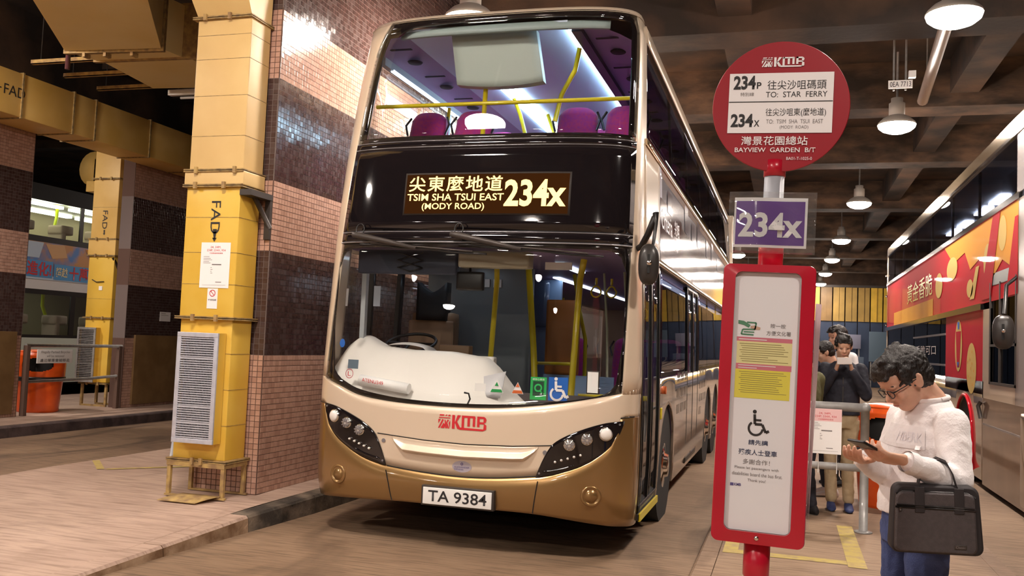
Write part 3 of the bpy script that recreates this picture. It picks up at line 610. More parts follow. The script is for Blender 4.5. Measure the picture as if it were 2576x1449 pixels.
G_ = smoothi([(-3.63, 1.01), (-3.50, 1.0), (-3.45, .87), (-3.35, .764), (-3.2, .675), (-3.08, .62), (-2.89, .572), (-2.26, .537), (-1.70, .586), (-1.55, .63), (-1.376, .70), (-1.25, .79), (-1.179, .88), (-1.142, 1.02), (-1.04, 1.035)])
C_ = smoothi([(-3.63, 1.27), (-3.526, 1.209), (-3.35, 1.15), (-3.178, 1.093), (-2.92, 1.06), (-2.663, 1.047), (-2.35, 1.045), (-2.033, 1.058), (-1.74, 1.09), (-1.447, 1.139), (-1.134, 1.208), (-1.04, 1.24)])
B_ = smoothi([(-3.63, .27), (-3.49, .283), (-2.84, .315), (-2.31, .316), (-1.73, .315), (-1.3, .27), (-1.04, .235)])
def tcols(t0, t1, n): # more columns near the corners
    return [math.sin(PI / 2 * v) for v in [math.asin(t0) / (PI / 2) + (math.asin(t1) - math.asin(t0)) / (PI / 2) * i / n for i in range(n + 1)]]
def skin(zb, zt, nz, thick, t0=-1, t1=1, n=48, off=0.):
    T = tcols(t0, t1, n)
    def f(u, v, d):
        t = T[int(round(u * n))]; x = xc + t * hw0; z = zb(x) + (zt(x) - zb(x)) * v
        X_ = xc + t * HW(z); yy = YF + rake(z) + tf(t)
        return (X_ - t * d, yy + d * .9 - off, z)
    return MB().solid(f, n, nz, thick)
BUL = lambda x, z: .030 * (1 - math.exp(-max(0, G_(x) - z) / .028)) * min(1, max(0, (1.24 - abs(x - xc)) / .10))
def goldskin(u, v, d, n=64):
    T = GT[int(round(u * n))]; x = xc + T * hw0; a, b = B_(x), G_(x); z = b - (b - a) * (1 - v) ** 1.6
    return (xc + T * HW(z) - T * d, YF + rake(z) + tf(T) + d * .9 - BUL(x, z), z)
GT = tcols(-1, 1, 64)
gold = wobj(MB().solid(goldskin, 64, 22, .02), 'lower_bumper', MT['gold'], BUS)
cream = wobj(skin(lambda x: G_(x) + .004, C_, 8, .02), 'front_panel', MT['cream'], BUS)
def fpanel(xl, xr, zb, zt, nx, nz, off, thick, smooth=True):
    def f(u, v, d):
        x0 = xl(1.5) + (xr(1.5) - xl(1.5)) * u if callable(xl) else xl + (xr - xl) * u
        a = zb(x0) if callable(zb) else zb; b = zt(x0) if callable(zt) else zt; z = a + (b - a) * v
        x = (xl(z) + (xr(z) - xl(z)) * u) if callable(xl) else x0
        return FP(x, z, off - d)
    return MB().solid(f, nx, nz, thick, smooth)
XL = smoothi([(1.0, -3.54), (1.21, -3.526), (2.29, -3.456), (3.09, -3.403), (3.9, -3.34), (4.12, -3.26), (4.2, -3.2)])
XR = smoothi([(1.0, -1.13), (1.21, -1.134), (2.3, -1.118), (3.1, -1.132), (4.0, -1.165), (4.2, -1.20)])
# corner pillars (cream) either side of the black glazed front
def pillar(side, z0, z1):
    def f(u, v, d):
        z = z0 + (z1 - z0) * v; xe = XL(z) if side < 0 else XR(z); te = (xe - xc) / HW(z)
        a0 = math.asin(max(-1, min(1, te))); a1 = side * PI / 2
        if u <= .75: t = math.sin(a0 + (a1 - a0) * u / .75); x = xc + t * HW(z); y_ = YF + rake(z) + tf(t)
        else: t = side; x = xc + t * HW(z); y_ = YF + rake(z) + BB + (u - .75) / .25 * .12
        return (x - t * d, y_ + d * (1 - min(1, abs(t)) ** 4), z)
    return MB().solid(f, 16, 24, .02)
def pill_lo(side):
    return lambda z: z
for s in (-1, 1):
    zz = 1.215 if s < 0 else 1.20
    wobj(pillar(s, zz, 4.16), 'corner_pillar', MT['cream'], BUS)
# seam lines on the cream front
def seam(pts, w, m=MT['blackm'], off=.0015, name='panel_seam', parent=None):
    mb = MB(); P = []
    for (a, b), (c, d) in zip(pts, pts[1:]):
        k = max(1, int(math.hypot(c - a, d - b) / .03))
        for i in range(k): P.append((a + (c - a) * i / k, b + (d - b) * i / k))
    P.append(pts[-1]); mb.tube([FP(x, z, off) for x, z in P], w, 5); return wobj(mb, name, m, parent or BUS)
hood = [(-2.985, .812), (-2.6, .787), (-2.27, .778), (-1.9, .79), (-1.607, .814)]
seam(hood, .0035); seam([(-2.885, .545), (-2.86, .45), (-2.835, .32)], .004, off=.0305); seam([(-1.70, .555), (-1.715, .45), (-1.735, .32)], .004, off=.0305)
seam([(x, G_(x)) for x in np.linspace(-2.89, -1.7, 16)], .004); seam([(-3.6, 1.01), (-3.5, 1.005)], .004); seam([(-1.14, 1.03), (-1.06, 1.038)], .004)
# white air scoop under the hood: recessed lip
def scoop(u, v, d):
    x = -2.86 + 1.15 * u; s = min(1, min(u, 1 - u) / .09) ** .8; zt = interp(hood, x) - .008; zb = zt - .012 - .088 * s
    prof = [(0, .000), (.10, .030), (.2, .040), (.62, .006), (.8, .002), (1, .001)]
    z = zb + (zt - zb) * v
    return FP(x, z, .003 + interp(prof, v) * s - d)
wobj(MB().solid(scoop, 44, 20, .01), 'hood_lip', MT['cream'], BUS)
for x in (-2.93, -1.66): wobj(MB().tube([FP(x, .76, .0), FP(x, .76, .006)], .016, 14), 'hood_lock', MT['trimgrey'], BUS)
# headlight clusters
HT = smoothi([(0, 1.01), (.13, .99), (.30, .93), (.43, .865), (.50, .805), (.56, .69), (.60, .585)])
HB = smoothi([(0, 1.0), (.04, .88), (.12, .775), (.25, .69), (.40, .62), (.60, .578)])
for s in (-1, 1):
    x0 = xc + .025 + s * 1.19   # outer end
    f = lambda u, v, d, s=s, x0=x0: (lambda a: FP(x0 - s * a, HB(a) + (HT(a) - HB(a)) * v, .012 - d))(.60 * u)
    H = wobj(MB().solid(f, 30, 10, .012), 'headlight_cluster', MT['gblack'], BUS)
    def lens(a, z, r, m, nm='headlight'):
        x = x0 - s * a; p = Vector(FP(x, z, .014)); q = Vector(FP(x, z, 1.014)); nrm = (q - p).normalized()
        M_ = Matrix.Translation(p) @ nrm.to_track_quat('Z', 'Y').to_matrix().to_4x4()
        o = wobj(MB().lathe([(r, -.01), (r, .006), (r * .88, .012)], n=24, M=M_), nm + '_rim', MT['chrome'], H)
        wobj(MB().lathe([(r * .88, .011), (r * .7, .02), (r * .35, .026), (.001, .028)], n=24, M=M_), nm + '_lens', m, H)
        if nm == 'headlight':
            mb = MB()
            for k in range(9): t = 2 * PI * k / 9; mb.box(-.004, .004, r * .25, r * .8, .017, .03, M_ @ Matrix.Rotation(t, 4, 'Z'))
            wobj(mb, 'reflector_facet', MT['trimgrey'], H)
    lensm = mat('lamp_lens', (.72, .70, .66), .12, .6, coat=1); frost = mat('frosted_lens', (.85, .82, .78), .35, coat=1)
    lens(.118, .915, .052, frost, 'side_light'); lens(.245, .872, .044, lensm); lens(.365, .826, .044, lensm)
    for k in range(5): lens(.285 + .044 * k, .758 - .0145 * k if s > 0 else .752 - .0145 * k, .011, frost, 'daylight_led')
    F = MB().tube([FP(x0 - s * a, HB(a) + .035, .016) for a in np.linspace(.33, .55, 12)], [.002] + [.008] * 10 + [.002], 6); wobj(F, 'cluster_rib', MT['gblack'], H)
    for a, z in ((.03, .985), (.575, .61)): wobj(MB().tube([FP(x0 - s * a, z, .01), FP(x0 - s * a, z, .016)], .008, 8), 'screw', MT['trimgrey'], H)
    # round jacking cover low on the bumper
    x = xc + .02 + s * .99
    p = Vector(FP(x, .472, .028)); nrm = (Vector(FP(x, .472, 1)) - p).normalized(); M_ = Matrix.Translation(p) @ nrm.to_track_quat('Z', 'Y').to_matrix().to_4x4()
    wobj(MB().lathe([(.075, -.004), (.072, .006), (.06, .008), (.052, -.002), (.046, -.004), (.044, .004), (.001, .006)], n=28, M=M_), 'bumper_cover', MT['gold'], BUS)
# number plate
wobj(MB().bbox(-2.573, -2.008, YF - .062, YF + .01, .318, .465, .004), 'plate_holder', MT['dgrey'], BUS)
PL = wobj(MB().bbox(-2.558, -2.024, YF - .070, YF - .055, .33, .452, .004), 'number_plate', mat('plate_white', (.86, .86, .84), .35), BUS)
text('plate_lettering', 'TA 9384', -2.515, -2.06, .352, .434, plane((0, YF - .0715, 0), (1, 0, 0), (0, 0, 1)), MT['ink'], PL, bold=.012)
# badges
fn = lambda a, b: FP(a, b, .003)
kmb_logo('operator_logo', -2.487, -2.108, .882, .988, fn, MT['redink'], BUS)
F = Flat(lambda a, b: FP(a, b, .0025)); F.disc((-2.285, .612), .076, .042, 40); BD = wobj(F, 'maker_badge', mat('badge_silver', (.52, .48, .55), .3, .3), BUS)
text('badge_lettering', 'ALEXANDER\nDENNIS', -2.345, -2.225, .585, .613, lambda a, b: FP(a, b, .004), mat('badge_ink', (.10, .08, .25), .5), BD)
F = Flat(lambda a, b: FP(a, b, .004)); F.arc((-2.285, .632), .008, 0, 2 * PI, .005, 12); wobj(F, 'badge_mark', mat('badge_ink2', (.10, .08, .25), .5), BD)

# black glazed front
W_ = smoothi([(-3.47, 1.62), (-3.455, 1.36), (-3.40, 1.245), (-3.30, 1.185), (-3.181, 1.14), (-2.92, 1.098), (-2.665, 1.08), (-2.35, 1.075), (-2.034, 1.085), (-1.74, 1.112), (-1.448, 1.15), (-1.25, 1.20), (-1.185, 1.26), (-1.155, 1.36), (-1.14, 1.62)])
WT = smoothi([(-3.47, 2.08), (-3.44, 2.17), (-3.38, 2.225), (-3.28, 2.245), (-2.3, 2.25), (-1.32, 2.25), (-1.22, 2.235), (-1.17, 2.18), (-1.14, 2.08)])
frit = MT['gblack']
wobj(fpanel(-3.47, -1.14, C_, W_, 60, 3, -.004, .006), 'windscreen_border', frit, BUS)
wobj(fpanel(-3.47, -1.14, WT, 2.29, 60, 2, -.004, .006), 'windscreen_border', frit, BUS)
wobj(fpanel(XL, lambda z: -3.468, lambda x: C_(-3.5), 2.29, 3, 12, -.004, .006), 'windscreen_border', frit, BUS)
wobj(fpanel(lambda z: -1.142, XR, lambda x: C_(-1.13), 2.29, 2, 12, -.004, .006), 'windscreen_border', frit, BUS)
WS = wobj(fpanel(XL, XR, C_, 2.29, 48, 12, .004, .005), 'windscreen', MT['wsglass'], BUS)
wobj(fpanel(XL, XR, 2.292, 2.368, 40, 2, .004, .01), 'black_band', frit, BUS)
DP = wobj(fpanel(XL, XR, 2.372, 3.05, 40, 8, .004, .012), 'destination_glass', frit, BUS)
wobj(fpanel(XL, XR, 3.052, 3.10, 40, 2, .004, .012), 'black_band', frit, BUS)
for z, w_ in ((2.290, .006), (2.370, .004), (3.051, .0035), (3.101, .0035)):
    mb = MB().tube([FP(XL(z) + (XR(z) - XL(z)) * i / 40, z, .004) for i in range(41)], w_, 6); wobj(mb, 'trim_strip', MT['trimgrey'], BUS)
# upper window: black frame + glass
UB, UT = 3.145, smoothi([(-3.3, 4.03), (-3.25, 4.085), (-3.15, 4.10), (-2.3, 4.115), (-1.3, 4.105), (-1.2, 4.09)])
wobj(fpanel(XL, XR, 3.102, UB, 40, 1, -.004, .01), 'upper_window_frame', frit, BUS)
wobj(fpanel(XL, XR, lambda x: UT(x), 4.17, 40, 2, -.004, .01), 'upper_window_frame', frit, BUS)
wobj(fpanel(XL, lambda z: XL(z) + .075, UB, 4.12, 2, 10, -.004, .01), 'upper_window_frame', frit, BUS)
wobj(fpanel(lambda z: XR(z) - .045, XR, UB, 4.12, 2, 10, -.004, .01), 'upper_window_frame', frit, BUS)
wobj(fpanel(XL, XR, 3.102, 4.165, 40, 12, .004, .005), 'upper_windscreen', MT['wsglass'], BUS)
# roof dome
def roof(u, v):
    T = math.sin((u - .5) * PI); prof = [(4.155, 0, 1), (4.21, .06, .985), (4.26, .2, .955), (4.30, .5, .90), (4.32, 1.2, .8), (4.33, 3, .7)]
    k = min(4, int(v * 5)); f = v * 5 - k; a, b = prof[k], prof[k + 1]
    z, dy, sc = a[0] + (b[0] - a[0]) * f, a[1] + (b[1] - a[1]) * f, a[2] + (b[2] - a[2]) * f
    return (xc + T * HW(4.1) * sc, YF + rake(4.15) + tf(T) * (1 - .6 * min(1, dy)) + dy - .002, z)
wobj(MB().grid(roof, 40, 15), 'roof_dome', MT['cream'], BUS)
def rooft(u, v):
    a = (u - .5) * PI; y = 7.45 + (18.35 - 7.45) * v
    return (xc + 1.18 * math.copysign(abs(math.sin(a)) ** .8, a), y, 4.10 + .22 * abs(math.cos(a)) ** .5)
wobj(MB().grid(rooft, 24, 4), 'roof', MT['cream'], BUS)
# LED display
wobj(fpanel(-2.895, -1.565, 2.50, 2.835, 20, 3, .007, .004), 'display_frame', MT['dgrey'], BUS)
LED = wobj(fpanel(-2.882, -1.580, 2.512, 2.822, 20, 3, .009, .003), 'display_screen', MT['ledback'], BUS)
fl = lambda a, b: FP(a, b, .0105)
CH = ['尖', '東', '麼', '地', '道']
for i, c in enumerate(CH): text('display_lettering', c, -2.858 + i * .157, -2.858 + i * .157 + .14, 2.685, 2.808, fl, MT['ledglow'], LED, bold=.012)
text('display_lettering', 'TSIM SHA TSUI EAST', -2.865, -2.075, 2.612, 2.668, fl, MT['ledglow'], LED, bold=.012)
text('display_lettering', '(MODY ROAD)', -2.735, -2.225, 2.530, 2.594, fl, MT['ledglow'], LED, bold=.012)
text('display_lettering', '234x', -2.072, -1.598, 2.565, 2.775, fl, MT['ledglow'], LED, bold=.03)
# wipers
for (xa, xb) in ((-3.255, -2.17), (-2.42, -1.31)):
    Wp = wobj(MB().tube([FP(xa - .04, 2.345, .05), FP(xa + .02, 2.335, .06), FP(xa + .30, 2.28, .075), FP(xa + .52, 2.235, .06)], [.022, .026, .02, .012], 8), 'wiper_arm', MT['dgrey'], BUS)
    mb = MB(); mb.tube([FP(xa + .02 + (xb - xa - .02) * i / 14, 2.268 - .075 * i / 14 + .004 * math.sin(i), .035) for i in range(15)], .009, 6)
    wobj(mb, 'wiper_blade', MT['black'], Wp)
    wobj(MB().tube([FP(xa + .02 + (xb - xa - .02) * i / 10, 2.282 - .075 * i / 10, .05) for i in range(1, 10)], .007, 6), 'wiper_bridge', MT['dgrey'], Wp)
    c = Vector(FP(xa + .02, 2.385, .06)); wobj(MB().tube([c + Vector((.034 * math.sin(a), -.02 * math.cos(a / 2), .045 * math.cos(a))) for a in np.linspace(PI + .5, 3 * PI - .5, 16)], .005, 6), 'washer_hose', MT['black'], Wp)
# ---- sides of the body ----
def sidep(s, y0, y1, zb, zt, ny, nz, off, thick, yfun=None):
    def f(u, v, d):
        y = y0 + (y1 - y0) * u; a = zb(y) if callable(zb) else zb; b = zt(y) if callable(zt) else zt; z = a + (b - a) * v
        yy = (yfun(u, z) if yfun else y)
        return (xc + s * (HW(z) + off - d), yy, z)
    m_ = MB().solid(f, ny, nz, thick); return m_
def archz(cs, r, base, zc=.50):
    def f(y):
        for c in cs:
            if abs(y - c) < r: return max(base, zc + math.sqrt(r * r - (y - c) ** 2))
        return base
    return f
WH = (8.55, 13.05, 14.40); az = archz(WH, .53, .26)
admap = mat('building_print_wrap', (.22, .16, .12), .18, .3, coat=.9, col2=(.42, .33, .26), scale=3.5, det=8, stretch=(1, 1.6, .6), lo=.4, hi=.6)
wobj(sidep(1, 7.93, 18.3, az, 1.285, 180, 6, .002, .02), 'side_skirt', admap, BUS)
wobj(sidep(-1, 6.98, 18.3, az, 1.30, 160, 4, .002, .02), 'side_skirt', MT['cream'], BUS)
# window outline on the wrap as printed buildings, flat dark windows
F = Flat(lambda a, b: (xc + HW(b) + .0055, a, b)); random.seed(3)
for i in range(26):
    y = 9.25 + i * .35; hh = .5 + .45 * random.random()
    for k in range(3):
        if abs(y - 13.05) < .6 or abs(y - 14.4) < .6 or 10.2 < y < 11.5: continue
        for j in range(int(hh * 5)): F.rect(y + k * .09, y + k * .09 + .055, 1.22 - j * .16, 1.22 - j * .16 + .09)
o = wobj(F, 'printed_windows', mat('wrap_dark_print', (.13, .10, .08), .3, coat=.6), BUS); o['kind'] = 'stuff'
# mouldings, middle panel with wrap
wobj(sidep(1, 6.94, 18.3, 2.245, 2.30, 40, 1, .02, .03), 'side_moulding', MT['goldtrim'], BUS)
wobj(sidep(1, 7.08, 18.3, 3.135, 3.185, 40, 1, .02, .03), 'side_moulding', MT['goldtrim'], BUS)
wobj(sidep(1, 7.32, 18.3, 4.03, 4.17, 40, 2, .004, .02), 'cant_rail', MT['cream'], BUS)
wobj(sidep(1, 7.02, 7.90, 2.30, 3.135, 8, 6, .003, .02), 'side_panel', MT['cream'], BUS)
adwhite = mat('wrap_white', (.62, .60, .66), .12, coat=1.); admar = mat('wrap_maroon', (.13, .035, .04), .12, coat=1.); adbuild = mat('wrap_buildings', (.10, .06, .055), .12, coat=1., col2=(.55, .45, .42), scale=4, det=6, stretch=(1, 3, .7), lo=.42, hi=.6)
mb = sidep(1, 7.90, 18.3, 2.30, 3.135, 60, 8, .003, .02); wobj(mb, 'side_panel', adwhite, BUS)
fw = lambda a, b: (xc + HW(b) + .006, a, b)
F = Flat(fw); F.rect(7.92, 9.6, 2.31, 2.86, 6, 3); wobj(F, 'printed_area', admar, BUS)
F = Flat(fw); F.rect(9.6, 18.2, 2.31, 2.80, 40, 3); wobj(F, 'printed_area', adbuild, BUS)
fw2 = lambda a, b: (xc + HW(b) + .009, a, b)
text('side_lettering', 'Criteria', 7.98, 8.75, 2.60, 2.78, fw2, MT['signwhite'], BUS)
text('side_lettering', '尖沙咀\n維港', 8.95, 9.35, 2.50, 2.80, fw2, MT['signwhite'], BUS)
tw = mat('wrap_tower', (.25, .2, .25), .15, coat=1)
for y, h in ((8.4, .2), (9.9, .3), (10.6, .2), (11.3, .32), (12.6, .25), (13.5, .3), (14.6, .2)): F = Flat(fw2); F.rect(y, y + .35, 2.8, 2.8 + h); wobj(F, 'printed_tower', tw, BUS)
# windows right side
wobj(sidep(1, 7.12, 18.2, 3.185, 4.03, 40, 6, -.004, .006), 'upper_side_window', MT['darkglass'], BUS)
wobj(sidep(1, 7.93, 10.18, 1.29, 2.245, 12, 6, -.004, .006), 'lower_side_window', MT['darkglass'], BUS)
wobj(sidep(1, 11.45, 18.2, 1.29, 2.245, 30, 6, -.004, .006), 'lower_side_window', MT['darkglass'], BUS)
for y in (8.9, 10.4, 12.0, 13.6, 15.2, 16.8): wobj(sidep(1, y, y + .06, 3.185, 4.03, 1, 4, -.012, .02), 'window_divider', MT['black'], BUS)
for y in (13.0, 14.6, 16.2): wobj(sidep(1, y, y + .06, 1.29, 2.245, 1, 4, -.012, .02), 'window_divider', MT['black'], BUS)
# front door and middle door
def door(y0, y1, z0, z1, nm):
    D = wobj(sidep(1, y0, y0 + .03, z0, z1, 1, 6, .004, .03), nm, MT['black'], BUS)
    ym = (y0 + y1) / 2
    for a, b in ((ym - .022, ym + .022), (y1 - .03, y1)): wobj(sidep(1, a, b, z0, z1, 1, 6, .004, .03), 'door_frame', MT['black'], D)
    for a, b in ((z0, z0 + .06), (z1 - .05, z1)): wobj(sidep(1, y0, y1, a, b, 8, 1, .004, .05), 'door_frame', MT['black'], D)
    for a, b in ((y0 + .03, ym - .022), (ym + .022, y1 - .03)): wobj(sidep(1, a, b, z0 + .06, z1 - .05, 3, 6, -.001, .006), 'door_glass', MT['sideglass'], D)
    for a in (y0 + .12, y1 - .12): wobj(MB().tube([(xc + HW(z) - .06, a, z) for z in (.45, 1.0, 1.7, 2.1)], .016, 8), 'grab_rail', MT['trimgrey'], D)
    return D
door(6.94, 7.91, .30, 2.235, 'front_door'); door(10.2, 11.43, .30, 2.235, 'middle_door')
wobj(MB().box(xc + 1.05, xc + 1.30, 6.93, 7.9, .25, .295), 'door_step', MT['dgrey'], BUS); wobj(MB().box(xc + 1.295, xc + 1.31, 6.93, 7.9, .245, .30), 'step_edge', MT['yellowrail'], BUS)
wobj(sidep(1, 6.87, 6.945, .24, 1.23, 1, 6, -.002, .02), 'side_panel', MT['gold'], BUS)
wobj(MB().tube([(xc + 1.29, 8.13, 1.18), (xc + 1.325, 8.13, 1.18)], .035, 12), 'side_indicator', MT['orangeink'], BUS)
wobj(MB().bbox(xc + 1.288, xc + 1.305, 8.0, 8.09, .93, 1.03, .01), 'side_marker', MT['yellowrail'], BUS)
for y in WH:
    for s in (-1, 1):
        mb = MB().lathe([(.26, -.13), (.42, -.14), (.465, -.11), (.475, 0), (.465, .11), (.42, .14), (.26, .13)], (xc + s * 1.11, y, .475), 'x', 36)
        T_ = wobj(mb, 'tyre', MT['tyre'], BUS)
        wobj(MB().lathe([(.28, s * .12), (.285, s * .145), (.26, s * .155), (.235, s * .145), (.20, s * .16), (.11, s * .17), (.10, s * .20), (.001, s * .205)], (xc + s * 1.11, y, .475), 'x', 28), 'wheel_hub', MT['chrome'], T_)
        mb = MB()
        for k in range(8): t = 2 * PI * k / 8; mb.tube([(xc + s * 1.155, y + .19 * math.cos(t), .475 + .19 * math.sin(t)), (xc + s * 1.19, y + .19 * math.cos(t), .475 + .19 * math.sin(t))], .014, 6)
        o = wobj(mb, 'wheel_nuts', MT['chrome'], T_); o['kind'] = 'stuff'
    wobj(MB().lathe([(.545, -.35), (.545, .29)], (xc + .98, y, .5), 'x', 28), 'wheel_arch', MT['blackm'], BUS); wobj(MB().lathe([(.545, -.29), (.545, .35)], (xc - .98, y, .5), 'x', 28), 'wheel_arch', MT['blackm'], BUS)
# left side
wobj(sidep(-1, 7.02, 18.3, 2.25, 3.135, 30, 4, .002, .02), 'side_panel', MT['cream'], BUS)
wobj(sidep(-1, 7.32, 18.3, 4.03, 4.17, 30, 2, .004, .02), 'cant_rail', MT['cream'], BUS)
wobj(sidep(-1, 7.12, 18.2, 3.135, 4.03, 30, 6, -.004, .006), 'upper_side_window', MT['sideglass'], BUS)
wobj(sidep(-1, 6.97, 18.2, 1.30, 2.25, 30, 6, -.004, .006), 'lower_side_window', MT['sideglass'], BUS)
for y, w_ in ((7.45, .05), (8.05, .09), (9.6, .08), (11.2, .08), (12.8, .08), (14.4, .08), (16, .08)): wobj(sidep(-1, y, y + w_, 1.30, 2.25, 1, 4, -.012, .04), 'window_divider', MT['black'], BUS)
for y in (8.9, 10.4, 12.0, 13.6, 15.2): wobj(sidep(-1, y, y + .09, 3.135, 4.03, 1, 4, -.012, .04), 'window_divider', MT['intgrey'], BUS)
wobj(MB().bbox(xc - 1.27, xc + 1.27, 18.3, 18.4, .3, 4.2, .03), 'rear_panel', MT['cream'], BUS)
# ---- interior ----
wobj(MB().box(xc - 1.22, xc + 1.22, 6.95, 18.3, .36, .42), 'lower_floor', MT['floorb'], BUS)
wobj(MB().box(xc - 1.20, xc + 1.20, 6.98, 18.3, 2.27, 2.31), 'lower_ceiling', MT['intpurple'], BUS)
wobj(MB().box(xc - 1.20, xc + 1.20, 6.98, 18.3, 2.54, 2.60), 'upper_floor', MT['floorb'], BUS)
wobj(MB().box(xc - 1.12, xc + 1.12, 6.98, 7.03, 2.31, 3.12), 'front_bulkhead', MT['intdark'], BUS)
wobj(MB().box(xc - 1.15, xc + 1.15, 18.25, 18.3, 2.6, 4.1), 'rear_bulkhead', MT['intgrey'], BUS)
wobj(MB().box(xc - .80, xc + .62, 6.87, 18.2, 4.085, 4.10), 'upper_ceiling', MT['intceil'], BUS)
for s, a, b in ((-1, .80, 1.13), (1, .62, 1.13)):
    def f(u, v, s=s, a=a, b=b): return (xc + s * (a + (b - a) * u), 6.9 + .28 * u ** 2 + (11.3 - .28 * u ** 2) * v, 4.085 - .10 * u ** 2)
    P_ = wobj(MB().grid(f, 4, 6), 'ceiling_side_panel', MT['intpurple'], BUS)
    wobj(MB().box(xc + s * 1.10, xc + s * 1.15, 7.22, 18.2, 3.93, 4.03), 'window_header', MT['intgrey'], BUS)
    for k in range(9):
        y = 7.15 + k * .8; x_ = xc + s * .93
        wobj(MB().box(x_ - .14, x_ + .10, y, y + .035, 4.035, 4.04), 'air_slot', MT['slot'], P_)
        wobj(MB().lathe([(.07, 0), (.06, -.012), (.001, -.012)], (x_ - .02, y + .38, 4.042), n=16), 'speaker_grille', MT['slot'], P_)
wobj(MB().box(-1.735, -1.70, 6.98, 12.0, 4.045, 4.07), 'strip_light', MT['tube'], BUS); wobj(MB().box(-1.70, -1.62, 6.95, 12.2, 4.03, 4.075), 'strip_housing', MT['seatback'], BUS)
wobj(MB().box(-2.80, -2.64, 8.45, 10.6, 4.06, 4.08), 'strip_light', MT['tube'], BUS)
wobj(MB().box(-2.80, -2.64, 11.2, 16, 4.06, 4.08), 'strip_light', MT['tubesoft'], BUS)
wobj(MB().box(-3.46, -3.43, 7.4, 12, 3.92, 3.94), 'strip_light', MT['tubesoft'], BUS)  # added glow, stands in for the right-hand strip mirrored in the side window
wobj(MB().solid(lambda u, v, d: (-2.70 + .73 * u - .03 * v + .02 * u * (1 - v) + (.03 if 0 else 0), 6.98 + .10 * (1 - v) + d, 3.66 + .43 * v + .03 * (2 * u - 1) ** 2 * (1 - v) - .01), 8, 8, .09), 'monitor_housing', mat('monitor_housing_grey', (.42, .47, .43), .4), BUS)
wobj(fpanel(-3.16, -1.36, 4.03, 4.10, 24, 2, -.06, .03), 'front_header', mat('header_green_grey', (.30, .36, .35), .5), BUS)
Y_ = MT['yellowrail']
wobj(MB().tube([(-3.46, 7.15, 3.535), (-1.22, 7.15, 3.53)], .017, 10), 'front_rail', Y_, BUS)
wobj(MB().tube([(-2.50, 7.16, 2.6), (-2.47, 7.16, 3.70)], .02, 10), 'grab_pole', Y_, BUS)
wobj(MB().tube([(-1.72, 7.35, 4.03), (-1.76, 7.38, 3.85), (-1.90, 7.5, 3.68), (-1.95, 7.5, 3.45)], .02, 10), 'grab_pole', Y_, BUS)
wobj(MB().tube([(-2.76, 8.9, 4.06), (-2.70, 8.95, 3.9), (-2.62, 9.0, 3.6), (-2.60, 9.0, 2.6)], .02, 10), 'grab_pole', Y_, BUS)
wobj(MB().tube([(-2.58, 9.6, 4.06), (-2.50, 9.6, 3.85), (-2.46, 9.6, 3.5), (-2.44, 9.6, 2.6)], .02, 10), 'grab_pole', Y_, BUS)
wobj(MB().tube([(-3.35, 8.6, 3.9), (-3.40, 8.6, 3.3)], .018, 8), 'grab_pole', Y_, BUS)
def bus_seat(x, y, z, w, top, parent):
    def f(u, v, d):
        a = (u - .5) * 2; ww = w * (.5 - .06 * v ** 3)
        return (x + a * ww, y + .10 * a * a * .5 + .12 * v + d, z + (top - z) * v - .05 * a ** 4 * (v > .9))
    S_ = wobj(MB().solid(f, 10, 10, .07), 'seat', MT['seat'], parent)
    wobj(MB().bbox(x - w / 2, x + w / 2, y - .42, y + .02, z - .05, z + .08, .03), 'seat_cushion', MT['seat'], S_)
    for s in (-1, 1): wobj(MB().tube([(x + s * w * .5, y + .10, top - .22), (x + s * (w * .5 + .03), y + .12, top - .12), (x + s * w * .48, y + .16, top - .04)], .011, 6), 'grab_handle', MT['black'], S_)
for x in (-3.32, -2.86, -1.87, -1.42):
    for r_ in range(5): bus_seat(x, 7.85 + r_ * .85, 3.05, .38, 3.69, BUS)
# staircase wall / pale panel upstairs
# lower deck: dashboard and cab
def dash(u, v):
    x = -3.50 + 2.30 * u; zf = W_(x) - .02 if -3.45 < x < -1.17 else 1.3
    top = interp([(-3.5, 1.50), (-3.40, 1.56), (-3.2, 1.47), (-2.95, 1.45), (-2.60, 1.45), (-2.30, 1.41), (-2.2, 1.33), (-2.05, 1.15), (-1.9, 1.02), (-1.2, 1.10)], x)
    y = fy(max(-3.5, min(-1.17, x)), 1.3) + .05 + v * .55
    return (x, y, zf - .04 + (top - zf + .04) * math.sin(min(1, v * 1.25) * PI / 2) ** 1.3)
wobj(MB().grid(dash, 50, 14), 'dashboard', MT['dash'], BUS)
wobj(MB().grid(lambda u, v: (-3.5 + 2.3 * u, fy(-3.5 + 2.3 * u if -3.5 + 2.3 * u > -3.5 else -3.5, 1.2) + .02 + .05 * v, (C_(-3.5 + 2.3 * u)) - .02 + .025 * v), 40, 2), 'dash_front_lip', MT['dash'], BUS)
wobj(MB().box(-3.5, -1.15, 6.98, 7.02, .42, 1.15), 'front_wall', MT['intdark'], BUS)
wobj(MB().bbox(-3.3, -2.3, 7.15, 7.25, .9, 1.42, .02), 'dash_back', MT['dash'], BUS)
